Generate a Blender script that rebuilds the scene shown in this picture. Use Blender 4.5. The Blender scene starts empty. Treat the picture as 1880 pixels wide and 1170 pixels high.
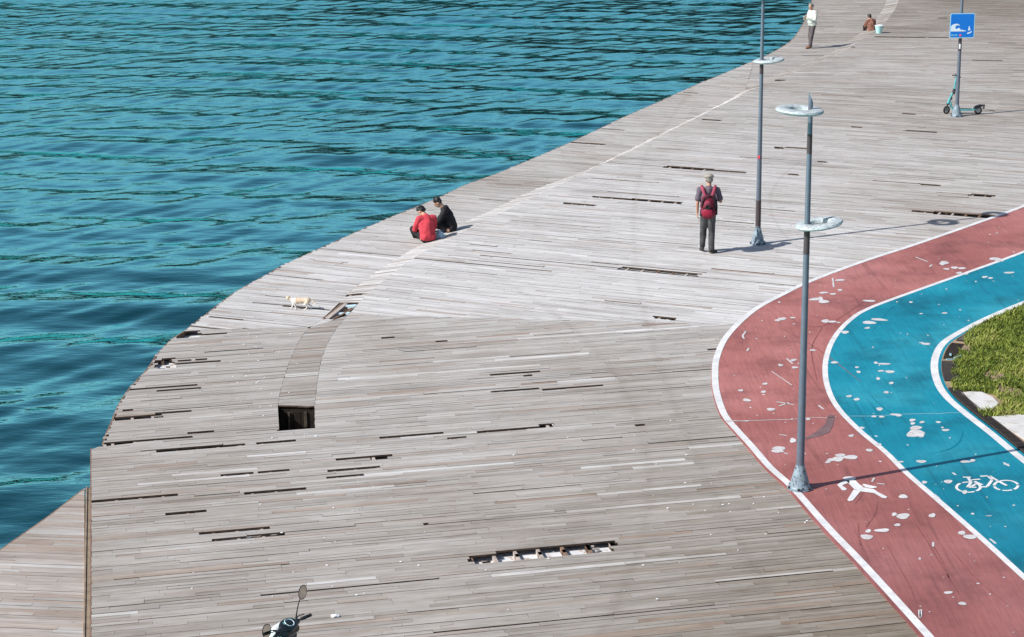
import bpy, bmesh, math, random
import numpy as np
from mathutils import Vector, Matrix, noise
from mathutils.geometry import tessellate_polygon

# ------------------------------------------------------------------ camera
S = bpy.context.scene
C = S.collection
FPX = 3650.0
TILT = math.radians(15.3)
ROLL = math.radians(-0.65)
H = 10.2
_f = np.array([0, math.cos(TILT), -math.sin(TILT)])
_r0 = np.array([1.0, 0, 0])
_u0 = np.cross(_r0, _f)
_r = math.cos(ROLL) * _r0 + math.sin(ROLL) * _u0
_u = -math.sin(ROLL) * _r0 + math.cos(ROLL) * _u0
cam_d = bpy.data.cameras.new("camera")
cam = bpy.data.objects.new("camera", cam_d)
C.objects.link(cam)
cam.matrix_world = Matrix(((_r[0], _u[0], -_f[0], 0), (_r[1], _u[1], -_f[1], 0), (_r[2], _u[2], -_f[2], H), (0, 0, 0, 1)))
cam_d.sensor_fit = 'HORIZONTAL'
cam_d.sensor_width = 36.0
cam_d.lens = FPX / 1880 * 36.0
cam_d.clip_end = 6000
S.camera = cam

# ------------------------------------------------------------------ sky, sun, exposure
SUN_EL = math.radians(40.4)
SH_AZ = math.radians(24.0)           # direction in which shadows fall
W = bpy.data.worlds.new("World")
S.world = W
W.use_nodes = True
wn = W.node_tree
wn.nodes.clear()
sky = wn.nodes.new('ShaderNodeTexSky')
sky.sky_type = 'NISHITA'
sky.sun_disc = False
sky.sun_elevation = SUN_EL
sky.sun_rotation = math.radians(246)
bg = wn.nodes.new('ShaderNodeBackground')
bg.inputs['Strength'].default_value = 0.10
wo = wn.nodes.new('ShaderNodeOutputWorld')
wn.links.new(sky.outputs[0], bg.inputs[0])
wn.links.new(bg.outputs[0], wo.inputs[0])
sd = bpy.data.lights.new("sun", 'SUN')
sd.energy = 5.0
sd.angle = math.radians(0.5)
sd.color = (1.0, 0.965, 0.925)
so = bpy.data.objects.new("sun", sd)
C.objects.link(so)
ldir = Vector((math.cos(SH_AZ) * math.cos(SUN_EL), math.sin(SH_AZ) * math.cos(SUN_EL), -math.sin(SUN_EL)))
so.rotation_euler = ldir.to_track_quat('-Z', 'Y').to_euler()
S.view_settings.view_transform = 'Standard'
S.view_settings.look = 'None'
S.view_settings.exposure = 0.25
S.view_settings.gamma = 1.0

rnd = random.Random(7)


# ------------------------------------------------------------------ helpers
def P(px, py, z=0.0):
    """ground point that the photograph shows at pixel px, py"""
    d = _f + _r * (px - 940) / FPX + _u * (585 - py) / FPX
    t = (z - H) / d[2]
    return Vector((d[0] * t, d[1] * t, z))


def at_height(base, py):
    """height above a base point at which the photograph's row py is reached"""
    lo, hi = 0.0, 12.0
    for _ in range(40):
        m = (lo + hi) / 2
        d = np.array([base[0], base[1], m - H])
        y = 585 - FPX * (d @ _u) / (d @ _f)
        if y > py:
            lo = m
        else:
            hi = m
    return lo


def rgb(*c):
    return (c[0], c[1], c[2], 1.0)


class NT:
    def __init__(self, name):
        self.m = bpy.data.materials.new(name)
        self.m.use_nodes = True
        self.t = self.m.node_tree
        self.b = self.t.nodes['Principled BSDF']
        self.o = self.t.nodes['Material Output']

    def n(self, kind, **kw):
        nd = self.t.nodes.new('ShaderNode' + kind)
        for k, v in kw.items():
            if k.startswith('i_'):
                nd.inputs[k[2:].replace('_', ' ')].default_value = v
            else:
                setattr(nd, k, v)
        return nd

    def l(self, a, b):
        self.t.links.new(a, b)

    def noise(self, vec, scale, detail=4, rough=.55, w=None):
        nd = self.n('TexNoise')
        nd.inputs['Scale'].default_value = scale
        nd.inputs['Detail'].default_value = detail
        nd.inputs['Roughness'].default_value = rough
        if w is not None:
            nd.noise_dimensions = '4D'
            self.l(w, nd.inputs['W'])
        if vec is not None:
            self.l(vec, nd.inputs['Vector'])
        return nd.outputs['Fac']

    def ramp(self, fac, stops):
        nd = self.n('ValToRGB')
        e = nd.color_ramp.elements
        while len(e) < len(stops):
            e.new(0.5)
        for i, (p, c) in enumerate(stops):
            e[i].position = p
            e[i].color = c if len(c) == 4 else rgb(*c)
        self.l(fac, nd.inputs[0])
        return nd.outputs[0]

    def mix(self, fac, a, b, mode='MIX'):
        nd = self.n('Mix')
        nd.data_type = 'RGBA'
        nd.blend_type = mode
        for sock, v in ((nd.inputs[0], fac), (nd.inputs[6], a), (nd.inputs[7], b)):
            if isinstance(v, (int, float)):
                sock.default_value = v
            elif isinstance(v, tuple):
                sock.default_value = v if len(v) == 4 else rgb(*v)
            else:
                self.l(v, sock)
        return nd.outputs[2]

    def math(self, op, a, b=0.0, c=None):
        nd = self.n('Math')
        nd.operation = op
        for i, v in enumerate((a, b) if c is None else (a, b, c)):
            if isinstance(v, (int, float)):
                nd.inputs[i].default_value = v
            else:
                self.l(v, nd.inputs[i])
        return nd.outputs[0]

    def bump(self, h, strength, dist=0.01):
        nd = self.n('Bump')
        nd.inputs['Strength'].default_value = strength
        nd.inputs['Distance'].default_value = dist
        self.l(h, nd.inputs['Height'])
        self.l(nd.outputs[0], self.b.inputs['Normal'])


def simple(name, col, rough=.6, var=.18, scale=12, metal=0.0, bump=0.0, dirt=None):
    """a plain coat broken up by noise"""
    m = NT(name)
    tc = m.n('TexCoord').outputs['Object']
    n1 = m.noise(tc, scale, 5, .6)
    lo = tuple(max(0, c * (1 - var)) for c in col)
    hi = tuple(min(1, c * (1 + var)) for c in col)
    out = m.ramp(n1, [(.3, lo), (.7, hi)])
    if dirt:
        n2 = m.noise(tc, scale * 2.7, 4, .6)
        f = m.ramp(n2, [(.52, (0, 0, 0)), (.64, (1, 1, 1))])
        out = m.mix(f, out, dirt)
    m.l(out, m.b.inputs['Base Color'])
    m.b.inputs['Roughness'].default_value = rough
    m.b.inputs['Metallic'].default_value = metal
    if rough >= .55:
        m.b.inputs['Specular IOR Level'].default_value = .25
    if bump:
        m.bump(n1, bump, .01)
    return m.m


def new_obj(name, verts, faces, mats, parent=None, mat_idx=None, smooth=False):
    me = bpy.data.meshes.new(name)
    me.from_pydata([tuple(v) for v in verts], [], faces)
    if not isinstance(mats, (list, tuple)):
        mats = [mats]
    for m in mats:
        me.materials.append(m)
    if mat_idx is not None:
        me.polygons.foreach_set('material_index', mat_idx)
    if smooth:
        me.polygons.foreach_set('use_smooth', [True] * len(me.polygons))
    me.update()
    o = bpy.data.objects.new(name, me)
    C.objects.link(o)
    if parent:
        o.parent = parent
    return o


def tag(o, label, cat, group=None):
    o['label'] = label
    o['category'] = cat
    if group:
        o['group'] = group
    return o


def struct(o):
    o['kind'] = 'structure'
    return o


def thing(name, label, cat, loc=(0, 0, 0), rz=0.0, group=None):
    o = bpy.data.objects.new(name, None)
    o.empty_display_size = .2
    C.objects.link(o)
    o.location = loc
    o.rotation_euler = (0, 0, rz)
    return tag(o, label, cat, group)


class MB:
    """collects boxes, tubes, lathes, polygons; build() links them as ONE mesh"""
    def __init__(self):
        self.v = []
        self.f = []
        self.mi = []

    def add(self, vs, fs, mi=0):
        b = len(self.v)
        self.v += [tuple(x) for x in vs]
        self.f += [tuple(i + b for i in f) for f in fs]
        self.mi += [mi] * len(fs)

    def box(self, c, s, rot=None, mi=0, bev=0.0):
        bm = bmesh.new()
        bmesh.ops.create_cube(bm, size=1.0)
        for v in bm.verts:
            v.co = Vector((v.co.x * s[0], v.co.y * s[1], v.co.z * s[2]))
        if bev:
            bmesh.ops.bevel(bm, geom=bm.edges[:], offset=bev, segments=2, affect='EDGES', profile=.6)
        M = Matrix.Translation(Vector(c)) @ (rot.to_4x4() if rot else Matrix())
        self._bm(bm, M, mi)

    def _bm(self, bm, M, mi=0):
        bm.verts.index_update()
        self.add([M @ v.co for v in bm.verts], [[v.index for v in f.verts] for f in bm.faces], mi)
        bm.free()

    def tube(self, pts, rad, seg=12, mi=0, cap=True):
        pts = [Vector(p) for p in pts]
        if isinstance(rad, (int, float)):
            rad = [rad] * len(pts)
        vs, fs = [], []
        up = None
        for i, p in enumerate(pts):
            t = (pts[min(i + 1, len(pts) - 1)] - pts[max(i - 1, 0)]).normalized()
            if up is None:
                up = Vector((0, 0, 1)) if abs(t.z) < .9 else Vector((1, 0, 0))
            a = t.cross(up).normalized()
            b = a.cross(t).normalized()
            up = b
            for k in range(seg):
                an = 2 * math.pi * k / seg
                vs.append(p + (a * math.cos(an) + b * math.sin(an)) * rad[i])
        for i in range(len(pts) - 1):
            for k in range(seg):
                fs.append((i * seg + k, i * seg + (k + 1) % seg, (i + 1) * seg + (k + 1) % seg, (i + 1) * seg + k))
        if cap:
            fs.append(tuple(reversed(range(seg))))
            fs.append(tuple((len(pts) - 1) * seg + k for k in range(seg)))
        self.add(vs, fs, mi)

    def lathe(self, prof, M=None, seg=24, mi=0):
        M = M or Matrix()
        vs, fs = [], []
        for r, z in prof:
            for k in range(seg):
                a = 2 * math.pi * k / seg
                vs.append(M @ Vector((r * math.cos(a), r * math.sin(a), z)))
        for i in range(len(prof) - 1):
            for k in range(seg):
                fs.append((i * seg + k, i * seg + (k + 1) % seg, (i + 1) * seg + (k + 1) % seg, (i + 1) * seg + k))
        if prof[0][0] > 1e-4:
            fs.append(tuple(reversed(range(seg))))
        if prof[-1][0] > 1e-4:
            fs.append(tuple((len(prof) - 1) * seg + k for k in range(seg)))
        self.add(vs, fs, mi)

    def torus(self, M, R, r, seg=32, rs=12, sz=1.0, mi=0):
        vs, fs = [], []
        for i in range(seg):
            a = 2 * math.pi * i / seg
            for j in range(rs):
                b = 2 * math.pi * j / rs
                q = R + r * math.cos(b)
                vs.append(M @ Vector((q * math.cos(a), q * math.sin(a), r * sz * math.sin(b))))
        for i in range(seg):
            for j in range(rs):
                fs.append((i * rs + j, ((i + 1) % seg) * rs + j, ((i + 1) % seg) * rs + (j + 1) % rs, i * rs + (j + 1) % rs))
        self.add(vs, fs, mi)

    def ell(self, c, s, rot=None, mi=0, sub=2):
        bm = bmesh.new()
        bmesh.ops.create_icosphere(bm, subdivisions=sub, radius=1.0)
        M = Matrix.Translation(Vector(c)) @ (rot.to_4x4() if rot else Matrix()) @ Matrix.Diagonal((s[0], s[1], s[2], 1))
        self._bm(bm, M, mi)

    def cap(self, a, b, ra, rb, sub=2):
        """tapered capsule as sphere + sphere + cone (for blobs)"""
        a, b = Vector(a), Vector(b)
        self.ell(a, (ra, ra, ra), sub=sub)
        self.ell(b, (rb, rb, rb), sub=sub)
        if (b - a).length > 1e-4:
            self.tube([a, b], [ra * .99, rb * .99], 14)

    def poly(self, pts, z=None, mi=0):
        pts = [Vector(p) for p in pts]
        if z is not None:
            pts = [Vector((p.x, p.y, z)) for p in pts]
        tris = tessellate_polygon([pts])
        out = []
        for t in tris:
            a, b, c = (pts[i] for i in t)
            n = (b - a).cross(c - a)
            out.append(t if n.z >= 0 else (t[0], t[2], t[1]))
        self.add(pts, out, mi)

    def prism(self, pts, z0, z1, mi=0, mside=None):
        self.poly(pts, z1, mi)
        n = len(pts)
        vs = [(p[0], p[1], z0) for p in pts] + [(p[0], p[1], z1) for p in pts]
        self.add(vs, [(i, (i + 1) % n, n + (i + 1) % n, n + i) for i in range(n)], mi if mside is None else mside)

    def ribbon(self, pts, w, z=None, mi=0):
        pts = [Vector(p) for p in pts]
        n = len(pts)
        vs = []
        for i, p in enumerate(pts):
            t = pts[min(i + 1, n - 1)] - pts[max(i - 1, 0)]
            t.z = 0
            t.normalize()
            ww = w[i] if isinstance(w, (list, tuple)) else w
            nn = Vector((-t.y, t.x, 0)) * ww / 2
            q = Vector((p.x, p.y, p.z if z is None else z))
            vs += [q - nn, q + nn]
        self.add(vs, [(2 * i, 2 * i + 2, 2 * i + 3, 2 * i + 1) for i in range(n - 1)], mi)

    def build(self, name, mats, parent=None, smooth=False):
        o = new_obj(name, self.v, self.f, mats, parent, self.mi, smooth)
        if smooth:
            try:
                o.data.set_sharp_from_angle(angle=math.radians(40))
            except Exception:
                pass
        return o


def spline(pts, step=0.15):
    """Catmull-Rom through world points, evenly sampled"""
    p = [Vector(q) for q in pts]
    p = [p[0] * 2 - p[1]] + p + [p[-1] * 2 - p[-2]]
    out = []
    for i in range(1, len(p) - 2):
        n = max(2, int((p[i + 1] - p[i]).length / step))
        for k in range(n):
            t = k / n
            out.append(.5 * ((2 * p[i]) + (p[i + 1] - p[i - 1]) * t + (2 * p[i - 1] - 5 * p[i] + 4 * p[i + 1] - p[i + 2]) * t * t
                             + (3 * p[i] - p[i - 1] - 3 * p[i + 1] + p[i + 2]) * t ** 3))
    out.append(p[-2])
    return out


def offset(pts, d):
    out = []
    n = len(pts)
    for i, p in enumerate(pts):
        t = pts[min(i + 2, n - 1)] - pts[max(i - 2, 0)]
        t.z = 0
        t.normalize()
        dd = d[i] if isinstance(d, (list, tuple)) else d
        out.append(Vector((p.x - t.y * dd, p.y + t.x * dd, p.z)))
    return out


def nearest(pts, q):
    return min(range(len(pts)), key=lambda i: (pts[i].x - q.x) ** 2 + (pts[i].y - q.y) ** 2)


# ------------------------------------------------------------------ materials of the setting
def mat_boards():
    m = NT("weathered_boards")
    uv = m.n('UVMap').outputs[0]
    at = m.n('Attribute', attribute_name='board')
    sp = m.n('SeparateColor')
    m.l(at.outputs['Color'], sp.inputs[0])
    tone, pale, warm = sp.outputs[0], sp.outputs[1], sp.outputs[2]
    # grain: long along the board
    mp = m.n('Mapping')
    mp.inputs['Scale'].default_value = (1.6, 42, 1)
    m.l(uv, mp.inputs[0])
    w = m.math('MULTIPLY', tone, 37.0)
    grain = m.noise(mp.outputs[0], 1.0, 5, .65, w)
    mp2 = m.n('Mapping')
    mp2.inputs['Scale'].default_value = (.42, 2.6, 1)
    m.l(uv, mp2.inputs[0])
    band = m.noise(mp2.outputs[0], 1.0, 4, .6)
    mp3 = m.n('Mapping')
    mp3.inputs['Scale'].default_value = (5, 9, 1)
    m.l(uv, mp3.inputs[0])
    spots = m.noise(mp3.outputs[0], 1.0, 5, .7)
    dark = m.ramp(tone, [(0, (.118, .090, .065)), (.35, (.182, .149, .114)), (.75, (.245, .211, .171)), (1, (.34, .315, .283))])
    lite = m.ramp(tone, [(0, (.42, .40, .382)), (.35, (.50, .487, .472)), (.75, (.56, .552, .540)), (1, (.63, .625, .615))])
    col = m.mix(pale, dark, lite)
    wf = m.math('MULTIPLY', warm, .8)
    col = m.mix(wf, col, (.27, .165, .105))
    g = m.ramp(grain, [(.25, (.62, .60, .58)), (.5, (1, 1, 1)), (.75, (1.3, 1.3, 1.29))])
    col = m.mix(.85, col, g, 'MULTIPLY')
    mp4 = m.n('Mapping')
    mp4.inputs['Scale'].default_value = (2.6, 15, 1)
    m.l(uv, mp4.inputs[0])
    mott = m.noise(mp4.outputs[0], 1.0, 4, .65)
    dk_amt = m.math('SUBTRACT', 1.0, m.math('MULTIPLY', pale, .6))
    mm_ = m.ramp(mott, [(.28, (.74, .70, .66)), (.45, (.97, .96, .95)), (.6, (1.05, 1.06, 1.07)), (.74, (1.18, 1.20, 1.22))])
    col = m.mix(dk_amt, col, mm_, 'MULTIPLY')
    b = m.ramp(band, [(.3, (.78, .765, .75)), (.5, (1, 1, 1)), (.7, (1.13, 1.14, 1.16))])
    col = m.mix(.9, col, b, 'MULTIPLY')
    s = m.ramp(spots, [(.28, (.55, .53, .5)), (.37, (1, 1, 1))])
    col = m.mix(.7, col, s, 'MULTIPLY')
    # broad worn and stained areas, independent of the boards
    tc = m.n('TexCoord').outputs['Object']
    wide = m.noise(tc, .16, 5, .6)
    ws = m.ramp(wide, [(.32, (.86, .83, .80)), (.5, (1, 1, 1)), (.68, (1.06, 1.06, 1.07))])
    col = m.mix(1.0, col, ws, 'MULTIPLY')
    st = m.noise(tc, .9, 6, .7)
    sts = m.ramp(st, [(.27, (.72, .70, .68)), (.36, (1, 1, 1))])
    col = m.mix(.7, col, sts, 'MULTIPLY')
    # broad faint tyre arcs rubbed into the boards
    for tri, wd_, am in ((((995, 560), (1130, 690), (1190, 900)), .13, 1.08), (((1180, 560), (1245, 760), (1340, 960)), .12, 1.1),
                         (((1440, 320), (1420, 400), (1500, 480)), .07, 1.05)):
        (ax_, ay_), (bx_, by_), (cx_, cy_) = [tuple(P(*q)[:2]) for q in tri]
        dd = 2 * (ax_ * (by_ - cy_) + bx_ * (cy_ - ay_) + cx_ * (ay_ - by_))
        ux = ((ax_ ** 2 + ay_ ** 2) * (by_ - cy_) + (bx_ ** 2 + by_ ** 2) * (cy_ - ay_) + (cx_ ** 2 + cy_ ** 2) * (ay_ - by_)) / dd
        uy = ((ax_ ** 2 + ay_ ** 2) * (cx_ - bx_) + (bx_ ** 2 + by_ ** 2) * (ax_ - cx_) + (cx_ ** 2 + cy_ ** 2) * (bx_ - ax_)) / dd
        rad = math.hypot(ax_ - ux, ay_ - uy)
        vd_ = m.n('VectorMath', operation='DISTANCE')
        m.l(tc, vd_.inputs[0])
        vd_.inputs[1].default_value = (ux, uy, 0)
        off_ = m.math('ABSOLUTE', m.math('SUBTRACT', vd_.outputs['Value'], rad))
        f_ = m.math('SUBTRACT', 1.0, m.math('MULTIPLY', off_, 1 / wd_))
        f_ = m.math('MAXIMUM', f_, 0.0)
        f_ = m.math('MULTIPLY', f_, m.math('MULTIPLY', st, .85))
        col = m.mix(f_, col, m.mix(1.0, col, (am * .75, am * .73, am * .72), 'MULTIPLY'))
    m.l(col, m.b.inputs['Base Color'])
    m.b.inputs['Roughness'].default_value = .78
    m.b.inputs['Specular IOR Level'].default_value = .3
    m.bump(grain, .5, .004)
    return m.m


M = {}
M['boards'] = mat_boards()
M['edge_wood'] = simple("dark_board_edge", (.075, .05, .036), .9, .5, 9)
M['frame_wood'] = simple("rotten_frame_wood", (.20, .13, .09), .9, .45, 14)
M['pale_frame'] = simple("bleached_frame_wood", (.42, .36, .32), .85, .3, 14)
M['void'] = simple("void_shade", (.022, .016, .012), .95, .6, 6)  # near-black: shade inside the hollows put into the colour
M['base'] = simple("pale_concrete_base", (.62, .63, .64), .9, .12, 5, dirt=(.4, .3, .24))


def mat_coat(name, c0, c1, c2, scratch, sa=0.6):
    m = NT(name)
    tc = m.n('TexCoord').outputs['Object']
    big = m.noise(tc, .35, 5, .6)
    col = m.ramp(big, [(.3, c0), (.5, c1), (.7, c2)])
    # brushed streaks
    mp = m.n('Mapping')
    mp.inputs['Rotation'].default_value = (0, 0, sa)
    mp.inputs['Scale'].default_value = (26, 1.3, 1)
    m.l(tc, mp.inputs[0])
    st = m.noise(mp.outputs[0], 1, 5, .6)
    col = m.mix(.8, col, m.ramp(st, [(.3, (.76, .77, .79)), (.7, (1.14, 1.13, 1.12))]), 'MULTIPLY')
    fine = m.noise(tc, 30, 4, .7)
    col = m.mix(.5, col, m.ramp(fine, [(.3, (.85, .85, .85)), (.7, (1.12, 1.12, 1.12))]), 'MULTIPLY')
    # small chips of the pale ground showing
    v = m.n('TexVoronoi')
    v.inputs['Scale'].default_value = 2.4
    m.l(tc, v.inputs['Vector'])
    thr = m.noise(tc, 1.1, 2, .5)
    thr2 = m.math('MULTIPLY', m.math('SUBTRACT', thr, .46), .35)
    chip = m.math('LESS_THAN', v.outputs['Distance'], thr2)
    col = m.mix(chip, col, scratch)
    dn = m.noise(tc, .8, 5, .65)
    col = m.mix(.9, col, m.ramp(dn, [(.33, (.62, .60, .62)), (.5, (1, 1, 1)), (.7, (1.12, 1.12, 1.12))]), 'MULTIPLY')
    mpt = m.n('Mapping')
    mpt.inputs['Rotation'].default_value = (0, 0, sa - .1)
    mpt.inputs['Scale'].default_value = (5, .25, 1)
    m.l(tc, mpt.inputs[0])
    tr = m.noise(mpt.outputs[0], 1, 4, .6)
    col = m.mix(.8, col, m.ramp(tr, [(.32, (.74, .72, .73)), (.42, (1, 1, 1))]), 'MULTIPLY')
    # grime: heavier on the near stretch of the path
    sy_ = m.n('SeparateXYZ')
    m.l(tc, sy_.inputs[0])
    gr = m.math('ADD', m.math('MULTIPLY', m.math('SUBTRACT', 31.0, sy_.outputs[1]), .13), m.math('MULTIPLY', m.math('SUBTRACT', dn, .5), 2.2))
    gr = m.math('MAXIMUM', m.math('MINIMUM', gr, 1.0), 0.0)
    col = m.mix(m.math('MULTIPLY', gr, .62), col, m.mix(1.0, col, (.62, .60, .66), 'MULTIPLY'))
    m.l(col, m.b.inputs['Base Color'])
    m.b.inputs['Roughness'].default_value = .55
    m.b.inputs['Specular IOR Level'].default_value = .35
    m.bump(fine, .25, .004)
    return m.m


M['red'] = mat_coat("red_path_coat", (.29, .095, .082), (.37, .135, .118), (.44, .18, .165), (.62, .58, .58), .55)
M['blue'] = mat_coat("blue_path_coat", (.0, .165, .235), (.004, .225, .31), (.03, .30, .38), (.55, .60, .64), .65)
M['line'] = simple("white_road_paint", (.64, .64, .64), .6, .16, 3, dirt=(.57, .55, .54))
M['patch'] = simple("worn_white_paint", (.53, .52, .52), .7, .2, 4, dirt=(.46, .43, .43))
M['patch_grey'] = simple("grey_sealer", (.17, .105, .11), .7, .2, 6)
M['skid'] = simple("skid_rubber", (.235, .085, .08), .7, .3, 5)
M['concrete'] = simple("light_concrete", (.56, .55, .53), .85, .12, 2.5, bump=.3, dirt=(.44, .41, .37))
M['soil'] = simple("dry_soil", (.30, .215, .14), .95, .35, 3.0, bump=.6)
M['grate'] = simple("drain_grate_metal", (.040, .033, .030), .6, .4, 10)


# ------------------------------------------------------------------ deck layout
def hstep(y):
    """how far the waterside walkway lies below the main deck"""
    a = max(0.0, min(1.0, (y - 49.5) / 4.5))
    b = max(0.0, min(1.0, (69.0 - y) / 4.5))
    s = lambda t: t * t * (3 - 2 * t)
    return .14 * s(max(0.0, min(1.0, (y - 36.5) / 4.5))) + .17 * min(s(a), s(b))


def PL(px, py):
    p = P(px, py, -.14)
    for _ in range(4):
        p = P(px, py, -hstep(p.y))
    return p


R_px = [(578, 745), (583, 700), (592, 655), (612, 612), (640, 578), (668.6, 546), (700, 519), (746.8, 482), (790, 456), (851, 425), (1000, 352),
        (1170, 271), (1280, 216), (1400, 157), (1490, 119), (1550, 94), (1592, 66), (1620, 46), (1640, 22), (1650, 0), (1657, -40)]
R = spline([P(*q) for q in R_px], .25)
WS = .6
L_px = [(510, 745), (514, 720), (521, 695), (537, 650), (560.6, 609), (590, 587), (624, 555), (645, 535), (694.6, 497.5), (761.6, 456.6), (851, 410), (905, 386)]
L = spline([PL(*q) for q in L_px] + [p for p in offset(R, WS)[::4] if p.y > 49.0], .25)
for p in L:
    p.z = -hstep(p.y)
E_px = [(190, 818), (196, 797), (205, 778), (219, 744), (239, 713.6), (273, 676), (290.5, 650), (318, 622), (342, 606), (377, 579), (434, 536),
        (495, 502), (523, 486), (620, 441.7), (713, 401), (812.8, 359.6), (881, 330), (1042, 264), (1187, 197), (1300, 147), (1384, 111.5), (1411, 100),
        (1440, 84), (1458, 69), (1474, 45), (1484, 22), (1491, 0), (1498, -40)]
E = spline([PL(*q) for q in E_px], .25)
iRf, iRg = nearest(R, P(640, 578)), nearest(R, P(1400, 157))
iEf, iEg = nearest(E, PL(343, 605)), nearest(E, PL(1386, 111))
Rn = np.array([(p.x, p.y) for p in R])


Ln = np.array([(p.x, p.y) for p in L])
iLf, iLg = nearest(L, PL(571, 602)), nearest(L, offset(R, WS)[iRg])


def strip_frac(x, y):
    d = np.hypot(Rn[:, 0] - x, Rn[:, 1] - y).min()
    e = np.hypot(Ln[:, 0] - x, Ln[:, 1] - y).min()
    return d / (d + e)


z_up = lambda x, y: 0.0
z_band = lambda x, y: -hstep(y)
z_strip = lambda x, y: -hstep(y) * strip_frac(x, y)

ANG = {'N': 12.0, 'M': -24.0, 'F': -12.0, 'T': -7.0}


def xy(l):
    return [(p.x, p.y) for p in l]


def pp(*a, low=False):
    return [(q.x, q.y) for q in ((PL if low else P)(*s) for s in a)]


zones = {}
zones['N_up'] = xy(R[:iRf + 1]) + pp((1400, 597), (1420, 760), (1500, 900), (1790, 1280), (168, 1280), (168, 823), (190, 819), (513, 791), (578, 787))
zones['M_up'] = xy(R[iRf:iRg + 1]) + pp((2200, 180), (2200, 300), (1900, 420), (1700, 470), (1500, 540), (1400, 597))
zones['F_up'] = xy(R[iRg:]) + pp((2350, -45), (2200, 180))
Ri, Li = offset(R, .004), offset(L, -.004)
zones['N_strip'] = xy(Ri[:iRf + 1]) + xy(reversed(Li[:iLf + 1]))
zones['M_strip'] = xy(Ri[iRf:iRg + 1]) + xy(reversed(Li[iLf:iLg + 1]))
zones['F_strip'] = xy(Ri[iRg:]) + xy(reversed(Li[iLg:]))
zones['N_band'] = xy(L[:iLf + 1]) + xy(reversed(E[:iEf + 1])) + pp((190, 819.3), (512.5, 791.3))
zones['M_band'] = xy(L[iLf:iLg + 1]) + xy(reversed(E[iEf:iEg + 1]))
zones['F_band'] = xy(L[iLg:]) + xy(reversed(E[iEg:]))
zones['T'] = [tuple(P(*q, -.03)[:2]) for q in ((155, 898), (92, 947), (43, 981), (0, 1011), (-260, 1200), (-260, 1290), (155, 1290))]
ZF = {'up': z_up, 'strip': z_strip, 'band': z_band}

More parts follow.
